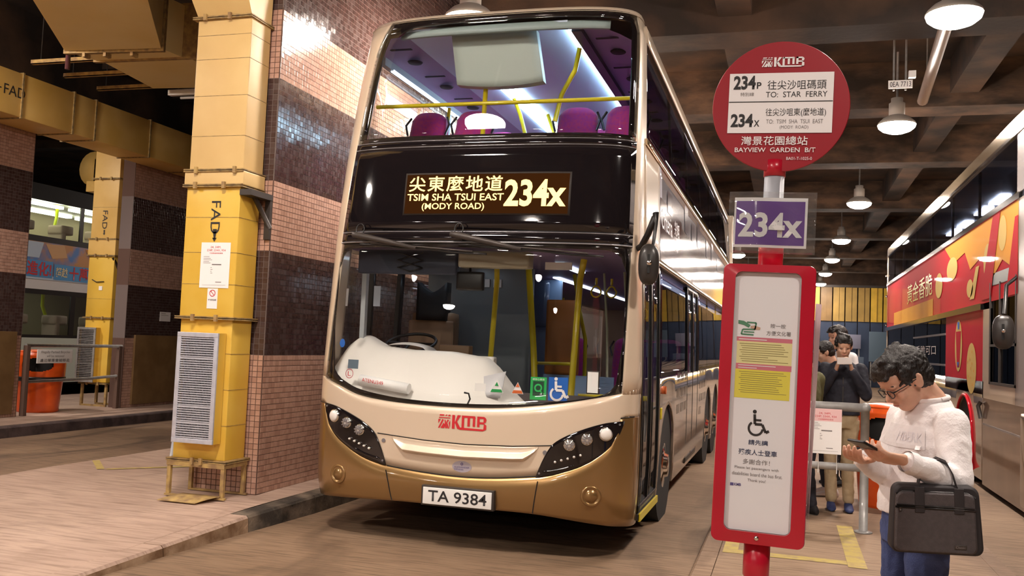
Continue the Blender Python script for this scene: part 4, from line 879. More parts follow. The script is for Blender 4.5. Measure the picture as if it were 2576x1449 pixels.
# binnacle hood, wheel
wobj(MB().grid(lambda u, v: (-3.27 + .42 * u, 7.05 + .25 * v, 1.44 + .07 * math.sin(PI * u) ** .4 * math.sin(PI * (.25 + .5 * v))), 12, 6), 'instrument_hood', MT['dash'], BUS)
mb = MB(); c = Vector((-3.17, 7.46, 1.50)); ring = [c + Vector((.225 * math.cos(a), .20 * math.sin(a), .085 * math.sin(a))) for a in np.linspace(0, 2 * PI, 33)]
mb.tube(ring, .014, 8, caps=False); mb.tube([c + Vector((-.22, 0, 0)), c + Vector((.22, 0, 0))], .012, 6).tube([c, c + Vector((0, -.19, -.08))], .012, 6); wobj(mb, 'steering_wheel', MT['black'], BUS)
mb = MB().bbox(-3.43, -3.0, 8.05, 8.25, 1.0, 1.80, .06).bbox(-3.40, -3.03, 7.75, 8.2, .9, 1.05, .05); DS = wobj(mb, 'driver_seat', MT['intbrown'], BUS)
wobj(MB().solid(lambda u, v, d: (-3.36 + .30 * u, 8.0 + d, 1.72 + (.26 + .10 * abs(2 * u - 1) ** 1.5) * v), 10, 5, .12), 'headrest_cover', MT['jacket'], DS)
wobj(MB().bbox(-3.44, -2.99, 8.02, 8.06, 1.1, 1.72, .02), 'seat_cover', mat('brown_cover', (.32, .20, .12), .7), DS)
wobj(MB().box(-3.5, -2.40, 8.62, 8.68, .42, 2.27), 'cab_partition', mat('cab_glass_wall', (.20, .22, .23), .25), BUS)
wobj(MB().box(-2.95, -2.84, 8.60, 8.615, 2.08, 2.16).box(-2.80, -2.72, 8.60, 8.615, 2.08, 2.16), 'partition_label', MT['paper'], BUS)
wobj(MB().box(-3.42, -3.38, 6.95, 7.0, 1.35, 2.2), 'door_pillar', MT['intgrey'], BUS)
wobj(MB().bbox(-2.90, -2.62, 7.45, 7.55, 1.40, 1.50, .01), 'fare_reader', MT['intbrown'], BUS)
wobj(MB().bbox(-3.38, -2.52, 6.78, 6.86, 2.06, 2.255, .02), 'roller_blind', mat('blind_blue_black', (.03, .04, .07), .5), BUS)
mb = MB()
for p, q in (((-3.02, 2.23), (-2.80, 2.17)), ((-2.80, 2.17), (-3.02, 2.11)), ((-2.80, 2.23), (-3.02, 2.17)), ((-3.02, 2.17), (-2.80, 2.11)), ((-3.02, 2.11), (-2.91, 2.08)), ((-2.80, 2.11), (-2.91, 2.08))): mb.tube([(p[0], 6.76, p[1]), (q[0], 6.76, q[1])], .005, 5)
wobj(mb, 'blind_scissor_arm', MT['black'], BUS)
wobj(MB().bbox(-2.50, -1.92, 6.75, 6.9, 2.12, 2.25, .02), 'header_box', mat('header_beige', (.40, .36, .27), .5), BUS)
wobj(MB().box(-1.88, -1.66, 7.1, 7.12, 2.14, 2.20), 'ceiling_notice', MT['paper'], BUS)
wobj(MB().bbox(-2.53, -2.30, 6.80, 6.86, 1.94, 2.09, .025).tube([(-2.42, 6.83, 2.08), (-2.42, 6.83, 2.2)], .01, 6), 'interior_mirror', MT['black'], BUS)
wobj(MB().tube([(-2.50, 7.75, 2.27), (-2.49, 7.75, 2.08), (-2.53, 7.75, 1.2)], .024, 10), 'grab_pole', Y_, BUS)
wobj(MB().bbox(-2.60, -2.37, 7.3, 7.42, 1.33, 1.39, .02).bbox(-2.58, -2.53, 7.3, 7.42, 1.28, 1.36, .015), 'cab_gate_handle', Y_, BUS)
wobj(MB().tube([(-2.36, 8.3, 2.27), (-2.28, 8.3, 1.5), (-2.20, 8.3, .45)], .03, 10), 'grab_pole', Y_, BUS)
wobj(MB().tube([(-1.66, 7.55, 2.27), (-1.69, 7.55, 2.1), (-1.76, 7.55, .45)], .028, 10), 'grab_pole', Y_, BUS)
wobj(MB().tube([(-2.12, 9.2, 2.27), (-2.05, 9.2, 1.9), (-1.98, 9.2, 1.6), (-1.97, 9.2, .45)], .02, 10), 'grab_pole', Y_, BUS)
for x, y in ((-1.72, 9.0), (-1.48, 8.8), (-1.32, 8.4)): wobj(MB().tube([(x - .05, y, 2.27), (x, y, 1.7), (x + .02, y, 1.1)], .012, 8), 'grab_pole', mat('pale_pole', (.55, .5, .3), .4), BUS)
wobj(MB().tube([(-2.24, 8.3, 1.36), (-1.98, 8.6, 1.36)], .016, 8), 'grab_rail', Y_, BUS)
for x, y, z in ((-1.62, 7.9, 2.02), (-1.52, 8.1, 2.03), (-1.30, 8.6, 1.86), (-2.30, 9.5, 1.92)):
    mb = MB().tube([(x, y, z + .12), (x, y, z + .06)], .012, 6); mb.tube([(x + .045 * math.sin(a) * (1 if math.cos(a) < .3 else .8), y, z + .05 * math.cos(a)) for a in np.linspace(0, 2 * PI, 13)], .008, 6, caps=False); wobj(mb, 'strap_handle', Y_, BUS)
wobj(MB().bbox(-2.83, -2.42, 9.9, 9.95, .45, 2.26, .01), 'stair_panel', MT['bluepanel'], BUS)
wobj(MB().bbox(-2.77, -2.53, 9.72, 9.86, 1.72, 2.25, .05), 'stair_box', mat('blue_grey_box', (.13, .18, .30), .2, coat=1), BUS)
wobj(MB().bbox(-2.33, -1.98, 8.9, 8.95, 1.24, 1.99, .03), 'luggage_screen', MT['orangepanel'], BUS)
wobj(MB().box(-2.33, -1.62, 8.9, 8.93, .45, 1.24), 'luggage_base', MT['bluepanel'], BUS)
wobj(MB().box(-1.58, -1.16, 10.1, 10.15, .45, 1.6), 'seat_panel', MT['violet'], BUS)
for x, y in ((-1.70, 8.0), (-1.40, 8.3)): wobj(MB().bbox(x, x + .05, y, y + .4, .45, 1.15, .02), 'seat_frame', MT['violet'], BUS)
wobj(MB().tube([(-1.66, 7.5, 1.12), (-1.10, 7.7, 1.12)], .022, 8).tube([(-1.45, 7.55, .42), (-1.45, 7.55, 1.12)], .02, 8), 'grab_rail', Y_, BUS)
for x in (-3.3, -2.85, -1.85, -1.4): bus_seat(x, 11.0, .95, .40, 1.65, BUS); bus_seat(x, 12.2, .95, .40, 1.65, BUS)
wobj(MB().box(-2.45, -2.37, 9.6, 15, 2.255, 2.268), 'strip_light', MT['tubesoft'], BUS)
wobj(MB().box(-2.0, -1.92, 7.9, 8.8, 2.25, 2.265), 'strip_light', MT['tubesoft'], BUS)  # unseen strip added to brighten the front of the lower deck
wobj(MB().box(-3.1, -3.0, 7.5, 8.3, 2.25, 2.265), 'strip_light', MT['tubesoft'], BUS)  # unseen strip added over the cab to brighten the driver's seat
wobj(MB().box(-1.28, -1.20, 9.0, 17.5, 2.21, 2.225), 'strip_light', emis('aisle_light', (.8, .85, 1.0), 2.5), BUS)
# stickers and cards behind the windscreen
def cardf(off=-.012): return lambda a, b: FP(a, b, off)
def card(name, x0, x1, z0, z1, m, off=-.012): F = Flat(cardf(off)); F.rect(x0, x1, z0, z1); return wobj(F, name, m, BUS)
c = card('accessibility_sticker', -1.655, -1.515, 1.135, 1.305, MT['blueink']); F = Flat(cardf(-.010)); wheelchair(F, -1.585, 1.215, .17, .11); wobj(F, 'wheelchair_symbol', MT['signwhite'], c)
c = card('green_sticker', -1.79, -1.67, 1.135, 1.30, mat('sticker_green', (.02, .45, .10), .5)); F = Flat(cardf(-.010)); F.rect(-1.77, -1.69, 1.165, 1.27); wobj(F, 'dark_field', mat('sticker_dark', (.01, .06, .03), .5), c)
F = Flat(cardf(-.008)); F.arc((-1.73, 1.222), .024, 0, 2 * PI, .012); F.line((-1.715, 1.2), (-1.70, 1.185), .01); wobj(F, 'ring_symbol', mat('sticker_green2', (.03, .5, .12), .5), c); text('lettering', '請安心乘搭', -1.775, -1.685, 1.277, 1.291, cardf(-.009), MT['signwhite'], c)
for x, m_, s_ in ((-2.045, MT['greenink'], 1.), (-1.885, MT['orangeink'], .86)):
    F = Flat(cardf()); F.poly([(x - .053 * s_, 1.17), (x + .053 * s_, 1.17), (x, 1.17 + .10 * s_)]); c = wobj(F, 'triangle_sticker', MT['signwhite'], BUS)
    F = Flat(cardf(-.010)); F.poly([(x - .047 * s_, 1.174), (x + .047 * s_, 1.174), (x + .036 * s_, 1.196), (x - .036 * s_, 1.196)]); F.poly([(x - .015, 1.22), (x + .015, 1.22), (x, 1.25)]); wobj(F, 'triangle_print', m_, c)
c = card('white_card', -2.215, -2.13, 1.175, 1.232, MT['paper'])
c = wobj(MB().bbox(-1.405, -1.31, 6.62, 6.63, 1.19, 1.36, .004), 'framed_notice', MT['dgrey'], BUS); wobj(MB().box(-1.397, -1.318, 6.615, 6.621, 1.20, 1.352), 'notice_sheet', MT['paper'], c)
F = Flat(cardf()); F.disc((-3.375, 1.485), .028, .034); wobj(F, 'round_sticker', MT['blueink'], BUS)
F = Flat(cardf(-.006)); F.arc((-3.275, 1.25), .035, 0, 2 * PI, .007); wobj(F, 'learner_ring', mat('faint_red', (.55, .2, .22), .5), BUS)
text('lettering', 'L', -3.29, -3.26, 1.232, 1.268, cardf(-.006), MT['redink'], BUS)
wobj(MB().tube([(-3.20, 6.56, 1.205), (-2.78, 6.55, 1.155)], .042, 12), 'paper_roll', MT['paper'], BUS)
text('lettering', 'ATENU349', -3.16, -2.98, 1.20, 1.228, lambda a, b: (a, 6.507, b - (a + 3.2) * .12), MT['redink'], BUS)
c = card('side_notice', -3.30, -3.20, 1.29, 1.36, mat('grey_blue_card', (.12, .17, .22), .5)); card('side_label', -3.385, -3.36, 1.78, 1.92, MT['inkgrey'], -.02)
wobj(MB().box(-3.33, -3.27, 7.0, 7.005, 1.80, 1.97), 'cab_label', mat('label_pale', (.45, .5, .6), .5), BUS)
wobj(MB().solid(lambda u, v, d: (-2.45 + .38 * u, 6.64 + .12 * v + d, 1.12 + .20 * v * (.5 + .5 * u)), 4, 4, .01), 'folded_visor', mat('pale_lilac_plastic', (.60, .58, .60), .4), BUS)
wobj(MB().tube([(-2.31, 6.50, 1.155), (-2.275, 6.5, 1.15), (-2.262, 6.5, 1.11), (-2.28, 6.5, 1.07)], .007, 8), 'cable_loop', MT['black'], BUS)
# door mirror (near side) on its arm
M1 = wobj(MB().tube([(-1.12, 6.82, 2.27), (-1.05, 6.74, 2.30), (-1.0, 6.69, 2.38), (-.945, 6.65, 2.50), (-.94, 6.64, 2.53), (-.935, 6.64, 2.45), (-.955, 6.60, 2.2)], [.02, .024, .024, .026, .024, .014, .012], 10), 'mirror_arm', MT['black'], BUS)
def oval(cx, cy, cz, rx, rz, yaw, parent):
    M_ = Matrix.Translation((cx, cy, cz)) @ Matrix.Rotation(yaw, 4, 'Z') @ Matrix.Diagonal((rx, 1, rz, 1))
    pr = [(.02, -.055), (.6, -.05), (.92, -.03), (1., 0), (.97, .02), (.001, .022)]
    def sup(rz_): pass
    n = 36; vs = []
    for r_, h in pr:
        for k in range(n):
            t = 2 * PI * k / n; cx_, sz_ = math.cos(t), math.sin(t); vs.append(M_ @ Vector((r_ * math.copysign(abs(cx_) ** .75, cx_), h, r_ * math.copysign(abs(sz_) ** .75, sz_))))
    mb = MB(); mb.add(vs, [(i * n + k, i * n + (k + 1) % n, (i + 1) * n + (k + 1) % n, (i + 1) * n + k) for i in range(len(pr) - 1) for k in range(n)], True)
    O = wobj(mb, 'mirror_housing', mat('mirror_shell', (.03, .026, .024), .35), parent)
    wobj(MB().ell(M_ @ Vector((.05, -.065, .05)), (.022, .02, .022)), 'mirror_knuckle', MT['chrome'], O)
    wobj(MB().box(-.12, .12, -.065, -.05, -.45, .45, M_), 'mirror_slot', MT['blackm'], O); return O
oval(-.973, 6.60, 2.149, .076, .150, .12, M1)
wobj(MB().bbox(-3.66, -3.60, 6.98, 7.04, 2.36, 2.46, .01), 'mirror_bracket', MT['black'], BUS)
# black underside
wobj(MB().box(xc - 1.15, xc + 1.15, 6.75, 18.2, .30, .36), 'chassis', MT['blackm'], BUS)

# ================= OTHER BUSES =================
def sbus(name, label, X0, side, yf, yr, sc=1.0):
    """body seen from one side; visible face at X0, facing -side"""
    B = thing(name, label, 'bus', (X0 + side * 1.25, (yf + yr) / 2, 0)); xo = X0 + side * 2.5
    return B
RB = thing('double_decker_bus', 'double-decker in a red and yellow food advert wrap at the right edge', 'bus', (3.55, 17, 0))
R0 = 2.30
def rs(y0, y1, z0, z1, x=R0, t=.02): return MB().box(x, x + t, y0, y1, z0, z1)
rbred = mat('wrap_red', (.58, .008, .022), .6, spec=.1, coat=.45, crough=.02); rbor = mat('wrap_orange', (.86, .38, .05), .6, spec=.1, coat=.45, crough=.02); rbyel = mat('wrap_cookie_yellow', (.78, .55, .18), .6, spec=.1, coat=.45, crough=.02)
wobj(rs(10.0, 23.9, 4.02, 4.18), 'cant_rail', MT['goldtrim'], RB); wobj(MB().grid(lambda u, v: (R0 + .02 + 2.44 * u, 10 + 13.9 * v, 4.18 + .18 * math.sin(PI * u) ** .4), 16, 2), 'roof', MT['cream'], RB)
wobj(MB().box(R0 - .012, R0 + .02, 10, 23.95, 3.98, 4.02), 'side_moulding', MT['chrome'], RB)
wobj(rs(10.72, 23.9, 3.34, 3.98, R0 + .01, .006), 'upper_side_window', MT['darkglass'], RB)
wobj(MB().box(R0 - .015, R0 + .02, 10.6, 23.95, 3.27, 3.34), 'side_moulding', MT['chrome'], RB)
wobj(rs(10.65, 23.9, 2.26, 3.27), 'side_panel', rbred, RB)
wobj(MB().box(R0 - .03, R0 + .02, 12.45, 23.95, 2.18, 2.26), 'side_moulding', MT['chrome'], RB)
wobj(rs(12.45, 15.2, 1.14, 2.18), 'side_panel', rbred, RB)
wobj(rs(15.2, 23.8, 1.3, 2.18, R0 + .01, .006), 'lower_side_window', MT['darkglass'], RB)
azr = archz((13.6, 20.2, 21.5), .62, .10, .46)
wobj(MB().solid(lambda u, v, d: (R0 + d, 12.4 + 11.5 * u, azr(12.4 + 11.5 * u) + (1.30 - azr(12.4 + 11.5 * u)) * v), 160, 4, .02), 'side_skirt', admap, RB)
wobj(MB().tube([(R0 - .01, 13.6 + .63 * math.cos(a), .46 + .63 * math.sin(a)) for a in np.linspace(-.5, PI + .5, 24)], .018, 8), 'arch_trim', rbred, RB)
# cab zone
wobj(rs(10.0, 12.399, .06, 1.10), 'cab_skirt', mat('brown_gold_paint', (.15, .085, .05), .3, .4, coat=.7, col2=(.22, .13, .08), scale=2), RB)
wobj(MB().box(R0 - .006, R0 + .01, 10.5, 12.38, .78, .80), 'panel_seam', MT['trimgrey'], RB)
wobj(rs(12.0, 12.449, 1.101, 2.179), 'cab_pillar', MT['cream'], RB); wobj(rs(10.751, 11.999, 1.101, 1.299), 'cab_panel', MT['cream'], RB); wobj(rs(10.0, 10.75, 1.101, 3.269, R0 - .003), 'cab_pillar', mat('pale_pillar', (.55, .48, .44), .25, .3, coat=.8), RB); wobj(rs(10.751, 12.2, 2.44, 2.58, R0 - .004), 'cab_panel', MT['black'], RB)
wobj(rs(10.75, 12.0, 1.3, 2.46, R0 + .01, .006), 'cab_window', MT['darkglass'], RB)
wobj(MB().box(R0 - .01, R0 + .02, 10.72, 10.76, 1.28, 2.48).box(R0 - .01, R0 + .02, 12.0, 12.04, 1.28, 2.48).box(R0 - .01, R0 + .02, 10.72, 12.04, 1.28, 1.31).box(R0 - .01, R0 + .02, 11.5, 11.53, 1.3, 2.46).box(R0 - .01, R0 + .02, 10.72, 12.0, 1.72, 1.75), 'cab_window_frame', MT['dgrey'], RB)
wobj(rs(10.0, 10.75, 3.34, 3.98), 'front_pillar', mat('pale_pillar2', (.5, .45, .44), .25, .3, coat=.8), RB)
wobj(MB().bbox(R0, R0 + 2.5, 9.85, 10.05, .1, 4.2, .05), 'front_panel', MT['gblack'], RB)
wobj(MB().bbox(R0 - .06, R0 + 2.5, 9.8, 10.3, .12, 1.05, .05), 'front_bumper', mat('brown_gold_paint2', (.24, .15, .08), .3, .5, coat=.7), RB)
# wrap artwork (generic snack shapes and lettering)
fr = lambda a, b: (R0 - .004, a, b); fr2 = lambda a, b: (R0 - .006, a, b); fr3 = lambda a, b: (R0 - .008, a, b)
F = Flat(fr); F.poly([(10.66, 3.26), (15.4, 3.26), (14.6, 2.95), (13.7, 3.02), (13.3, 2.75), (12.6, 2.85), (12.0, 2.5), (11.4, 2.7), (10.66, 2.5)]); F.rect(16.5, 22.3, 2.27, 2.55); wobj(F, 'wrap_orange_field', rbor, RB)
for (y, z, a, b) in ((14.7, 2.88, .45, .17), (12.2, 2.75, .22, .22), (15.9, 2.72, .35, .2), (13.3, 2.50, .22, .12), (11.4, 3.0, .2, .2)): F = Flat(fr2); F.disc((y, z), a, b); wobj(F, 'wrap_snack_shape', rbyel, RB)
F = Flat(fr2); F.poly([(12.7, 2.75), (12.9, 2.75), (13.3, 2.35), (13.0, 2.35)]); wobj(F, 'wrap_snack_shape', rbyel, RB)
F = Flat(fr3); F.poly([(11.5, 3.27), (11.9, 3.27), (12.6, 2.3), (12.0, 2.3)]); F.poly([(10.66, 3.1), (10.8, 3.1), (11.2, 2.27), (10.66, 2.27)]); wobj(F, 'wrap_red_shape', rbred, RB)
text('wrap_lettering', '黃金香脆', 19.9, 16.6, 2.62, 3.0, fr3, MT['yellowrail'], RB)
F = Flat(lambda a, b: (R0 - .004, a, b)); F.disc((14.1, 1.75), .28, .36); F2 = wobj(F, 'wrap_emblem', rbyel, RB)
F = Flat(fr2); F.poly([(13.9, 1.95), (14.3, 1.95), (14.2, 1.45), (14.0, 1.45)]); wobj(F, 'emblem_mark', rbred, F2)
F = Flat(fr3); F.poly([(14.02, 2.08), (14.18, 2.08), (14.14, 1.98), (14.06, 1.98)]).poly([(14.02, 1.52), (14.18, 1.52), (14.10, 1.44)]); wobj(F, 'emblem_tip', MT['blueink'], F2)
F = Flat(fr); F.disc((13.15, 1.45), .33, .33); wobj(F, 'wrap_snack_shape', rbyel, RB)
F = Flat(fr3)
for k in range(9): a = k * 2.4; F.disc((13.15 + .09 * math.sqrt(k) * math.cos(a), 1.45 + .09 * math.sqrt(k) * math.sin(a)), .018)
wobj(F, 'wrap_snack_dots', rbor, RB)
text('wrap_lettering', '香脆可口', 18.6, 16.2, 1.62, 1.78, lambda a, b: (R0 + .004, a, b), MT['signwhite'], RB)
wobj(MB().box(R0 - .01, R0 + .015, 15.2, 18.9, 1.92, 1.95).box(R0 - .01, R0 + .015, 15.2, 18.9, 1.45, 1.48), 'window_bar', MT['trimgrey'], RB)
# rear edge, window dividers, interior strips
wobj(MB().bbox(R0, R0 + 2.5, 23.8, 23.98, .3, 4.2, .04), 'rear_panel', MT['cream'], RB)
for z in (1.2, 1.7, 2.3, 3.0, 3.5): wobj(MB().tube([(R0 - .02, 23.9, z), (R0 - .02, 23.9, z + .05)], .02, 6), 'rear_marker', MT['chrome'], RB)
for y in (12.9, 14.9, 16.9, 18.9, 20.9, 22.6): wobj(rs(y, y + .06, 3.34, 3.98, R0 + .02, .03), 'window_divider', MT['black'], RB)
wobj(MB().box(R0 + .05, R0 + 2.45, 10.1, 23.8, 2.45, 2.5), 'upper_floor', MT['floorb'], RB); wobj(MB().box(R0 + .05, R0 + 2.45, 10.1, 23.8, 4.1, 4.14), 'upper_ceiling', MT['intgrey'], RB); wobj(MB().box(R0 + 2.42, R0 + 2.48, 10.1, 23.8, .3, 4.2), 'far_side', MT['intdark'], RB)
rbt = emis('white_strip', (.9, .95, 1.0), 22.)
for y in (11.2, 12.6, 15.3, 16.5, 18.2, 19.4): wobj(MB().box(R0 + .75, R0 + .9, y, y + .9, 4.06, 4.09), 'strip_light', rbt, RB)
wobj(MB().tube([(R0 + .5, 13.4, 2.5), (R0 + .5, 13.4, 3.7), (R0 + .8, 13.4, 4.1)], .02, 8), 'grab_pole', Y_, RB); wobj(MB().tube([(R0 + .3, 11.8, 1.3), (R0 + .3, 11.8, 2.4)], .035, 8), 'grab_pole', Y_, RB)
for y in (13.6, 20.2, 21.5):
    T_ = wobj(MB().lathe([(.26, -.13), (.42, -.14), (.465, -.11), (.475, 0), (.465, .11), (.42, .14), (.26, .13)], (R0 + .17, y, .475), 'x', 36), 'tyre', MT['tyre'], RB)
    wobj(MB().lathe([(.001, -.17), (.10, -.16), (.13, -.13), (.15, -.06), (.255, -.06), (.26, -.12)], (R0 + .17, y, .475), 'x', 28), 'wheel_hub', MT['chrome'], T_)
    wobj(MB().lathe([(.63, .02), (.63, .6), (.001, .62)], (R0, y, .46), 'x', 28), 'wheel_arch', MT['blackm'], RB)
wobj(MB().tube([(R0 - .02, 12.42, 1.05), (R0 - .05, 12.42, 1.0), (R0 - .02, 12.42, .85)], .025, 8), 'door_handle', MT['dgrey'], RB)
m3 = wobj(MB().tube([(R0, 10.7, 2.45), (R0 - .12, 10.62, 2.35), (R0 - .14, 10.6, 2.05)], .02, 8), 'mirror_arm', MT['black'], RB); oval(R0 - .15, 10.6, 1.86, .105, .18, -.25, m3)
wobj(MB().box(R0 + .1, R0 + 2.4, 10.1, 23.8, .3, .36), 'chassis', MT['blackm'], RB)

LB = thing('double_decker_bus', 'white double-decker with a bright lit interior seen through the left wall opening', 'bus', (-15.8, 16, 0))
Q = -14.5; lw = mat('pale_green_white', (.55, .62, .56), .4, coat=.4)
def ls(y0, y1, z0, z1, t=.02, x=Q): return MB().box(x - t, x, y0, y1, z0, z1)
wobj(ls(11, 22.5, .32, 1.24), 'side_skirt', lw, LB); wobj(ls(11, 22.5, 2.22, 2.42), 'side_panel', mat('bus_white', (.75, .76, .78), .3, coat=.5), LB); wobj(ls(11, 22.5, 3.18, 3.30), 'side_panel', MT['black'], LB); wobj(ls(11, 22.5, 4.02, 4.35), 'cant_rail', MT['blackm'], LB)
wobj(ls(11, 22.5, 1.24, 1.30), 'side_moulding', MT['black'], LB); wobj(ls(11, 22.5, 2.12, 2.22), 'side_moulding', MT['black'], LB)
wobj(ls(11, 22.5, 3.30, 4.02, .006), 'upper_side_window', MT['sideglass'], LB); wobj(ls(11, 22.5, 1.30, 2.12, .006), 'lower_side_window', MT['sideglass'], LB)
for y in (12.9, 15.9, 18.5): wobj(ls(y, y + .1, 3.3, 4.02, .03, Q + .01), 'window_divider', MT['black'], LB)
for y in (12.4, 15.78, 18.3): wobj(ls(y, y + .13, 1.3, 2.12, .03, Q + .01), 'window_divider', MT['black'], LB)
adb = mat('advert_picture', (.10, .25, .62), .35, coat=.6, col2=(.60, .30, .12), scale=2.6, det=7, lo=.40, hi=.58)
wobj(ls(12, 20, 2.42, 3.18, .02, Q + .005), 'advert_panel', adb, LB)
fq = lambda a, b: (Q + .009, a, b)
F = Flat(fq); F.rect(12, 20, 2.42, 2.50); F.poly([(14.2, 3.17), (14.95, 3.17), (14.85, 2.85), (14.2, 2.85)]); wobj(F, 'advert_pale_field', mat('advert_pale', (.55, .68, .85), .35), LB)
F = Flat(fq); F.poly([(15.0, 3.15), (15.5, 3.17), (15.6, 2.92), (15.2, 2.86)]); wobj(F, 'advert_blob', mat('advert_peach', (.75, .45, .22), .4), LB)
F = Flat(fq); F.poly([(16.1, 3.15), (16.9, 3.15), (16.9, 2.9), (16.3, 2.88)]); wobj(F, 'advert_blob', mat('advert_fire', (.62, .10, .03), .4, col2=(.8, .5, .05), scale=8), LB)
fq3 = lambda a, b: (Q + .013, a, b); fq4 = lambda a, b: (Q + .017, a, b)
wb = mat('advert_outline', (.10, .35, .72), .4)
F = Flat(fq3); F.rect(14.3, 15.22, 2.46, 2.80); F.rect(15.26, 16.9, 2.44, 2.76); wobj(F, 'lettering_backing', wb, LB)
text('advert_lettering', '進化!', 14.55, 15.18, 2.49, 2.78, fq4, MT['redink'], LB, bold=.02); text('advert_lettering', '超越', 15.30, 15.63, 2.50, 2.70, fq4, mat('advert_cream', (.85, .75, .45), .4), LB, bold=.02); text('advert_lettering', '十萬份', 15.68, 16.5, 2.46, 2.74, fq4, MT['redink'], LB, bold=.02)
wobj(MB().box(Q - 2.4, Q - .05, 11, 22.5, 4.1, 4.14), 'upper_ceiling', mat('left_bus_ceiling', (.65, .68, .6), .5), LB); wobj(MB().box(Q - 2.4, Q - .05, 11, 22.5, 2.3, 2.4), 'upper_floor', MT['floorb'], LB); wobj(MB().box(Q - 2.5, Q - 2.4, 11, 22.5, .3, 4.2), 'far_side', mat('left_bus_far_side', (.30, .25, .15), .5), LB)
wobj(MB().box(Q - 2.4, Q - .05, 11, 22.5, .4, .45), 'lower_floor', MT['floorb'], LB); wobj(MB().box(Q - 2.4, Q - .05, 10.9, 11, .4, 4.2), 'front_wall', MT['intgrey'], LB); wobj(MB().box(Q - 2.4, Q - .05, 22.4, 22.5, .4, 4.2), 'rear_wall', MT['intgrey'], LB)
lt = emis('left_bus_tube', (1.0, 1.0, .72), 10.0)
for y in (13.0, 14.6, 16.2, 17.8): wobj(MB().box(Q - .62, Q - .5, y, y + 1.35, 4.0, 4.06), 'tube_light', lt, LB); wobj(MB().box(Q - 1.9, Q - 1.75, y, y + 1.35, 4.03, 4.09), 'tube_light', lt, LB)
for y in (13.3, 14.7, 16.3): wobj(MB().box(Q - 1.3, Q - 1.2, y, y + 1.1, 2.26, 2.29), 'tube_light', emis('left_bus_tube_low', (1., 1., .8), 9.), LB)
bs = mat('beige_seat', (.42, .33, .25), .7); lime = mat('lime_pole', (.62, .75, .03), .35, coat=.3)
for y in (14.5, 15.55, 16.6, 17.6):
    for z0, nm in ((2.75, 'seat'), (.85, 'seat')): wobj(MB().bbox(Q - .5, Q - .12, y, y + .12, z0, z0 + .72, .04).bbox(Q - .5, Q - .12, y - .02, y + .32, z0 + .66, z0 + .86, .05), nm, bs, LB)
for y in (14.95, 15.75): wobj(MB().tube([(Q - .55, y, 2.4), (Q - .55, y, 3.5), (Q - .6, y + .12, 3.8), (Q - .6, y + .12, 4.1)], .035, 8), 'grab_pole', lime, LB)
for y in (14.9, 15.75): wobj(MB().tube([(Q - .6, y, .45), (Q - .6, y, 1.7), (Q - .6, y - .1, 1.9), (Q - .6, y - .1, 2.3)], .035, 8), 'grab_pole', lime, LB)
for y in (12.6, 19.6): wobj(MB().lathe([(.2, -.13), (.46, -.11), (.475, 0), (.46, .11), (.2, .13)], (Q - .2, y, .475), 'x', 28), 'tyre', MT['tyre'], LB)
wobj(MB().box(Q - 2.4, Q - .1, 11, 22.4, .28, .34), 'chassis', MT['blackm'], LB)
# ================= BUS STOP SIGN =================
MS = Matrix.Translation((-.098, 3.2, .15)) @ Matrix.Rotation(math.radians(1.25), 4, 'Y')
SP = thing('bus_stop_sign', 'round red bus stop sign above a tall red framed notice case on a grey pole', 'sign', (-.098, 3.2, .15))
SL = lambda yy: (lambda a, b: MS @ Vector((a, yy, b)))       # face plane at local y
wobj(MB().lathe([(.033, 0), (.033, 2.03)], n=20, M=MS), 'pole', MT['greyp'], SP)
wobj(MB().lathe([(.10, 0), (.10, .012), (.04, .02)], n=24, M=MS), 'base_plate', MT['greyp'], SP)
wobj(MB().lathe([(.040, .655), (.043, .66), (.043, .79)], n=24, M=MS), 'collar', MT['red'], SP)
wobj(MB().lathe([(.041, 1.68), (.041, 1.78), (.034, 1.785)], n=24, M=MS), 'collar', MT['red'], SP)
wobj(MB().lathe([(.036, 1.995), (.036, 2.05), (.02, 2.055)], n=24, M=MS).bbox(-.034, .034, -.012, .03, 2.0, 2.07, .006, MS), 'disc_bracket', MT['red'], SP)
dc = (.008, 2.232)
DK = wobj(MB().lathe([(.222, 0), (.224, -.003), (.222, -.007)], (dc[0], 0, dc[1]), 'y', 72, M=MS @ Matrix.Translation((0, -.02, 0))), 'disc', MT['signred'], SP)
sf = lambda a, b: MS @ Vector((dc[0] + a, -.0305, dc[1] + b)); sf2 = lambda a, b: MS @ Vector((dc[0] + a, -.0315, dc[1] + b))
F = Flat(sf); F.rect(-.170, .169, -.092, .114); wobj(F, 'white_field', MT['signwhite'], DK)
F = Flat(sf2); F.rect(-.169, .168, .0135, .0165); wobj(F, 'dividing_line', MT['ink'], DK)
kmb_logo('operator_logo', -.066, .072, .134, .168, sf, MT['signwhite'], DK)
I = MT['ink']
text('lettering', '234', -.156, -.083, .058, .106, sf2, I, DK, bold=.035); text('lettering', 'P', -.079, -.064, .060, .083, sf2, I, DK, bold=.02)
text('lettering', '特別線', -.132, -.087, .035, .048, sf2, MT['inkgrey'], DK)
text('lettering', '往尖沙咀碼頭', -.044, .146, .056, .088, sf2, I, DK); text('lettering', 'TO:  STAR  FERRY', -.048, .150, .030, .049, sf2, I, DK)
text('lettering', '234', -.160, -.086, -.072, -.026, sf2, I, DK, bold=.035); text('lettering', 'X', -.083, -.065, -.070, -.048, sf2, I, DK, bold=.02)
text('lettering', '往尖沙咀東(麼地道)', -.046, .148, -.038, -.008, sf2, I, DK); text('lettering', 'TO:  TSIM  SHA  TSUI  EAST', -.043, .140, -.060, -.046, sf2, MT['inkgrey'], DK); text('lettering', '(MODY  ROAD)', .002, .094, -.081, -.067, sf2, MT['inkgrey'], DK)
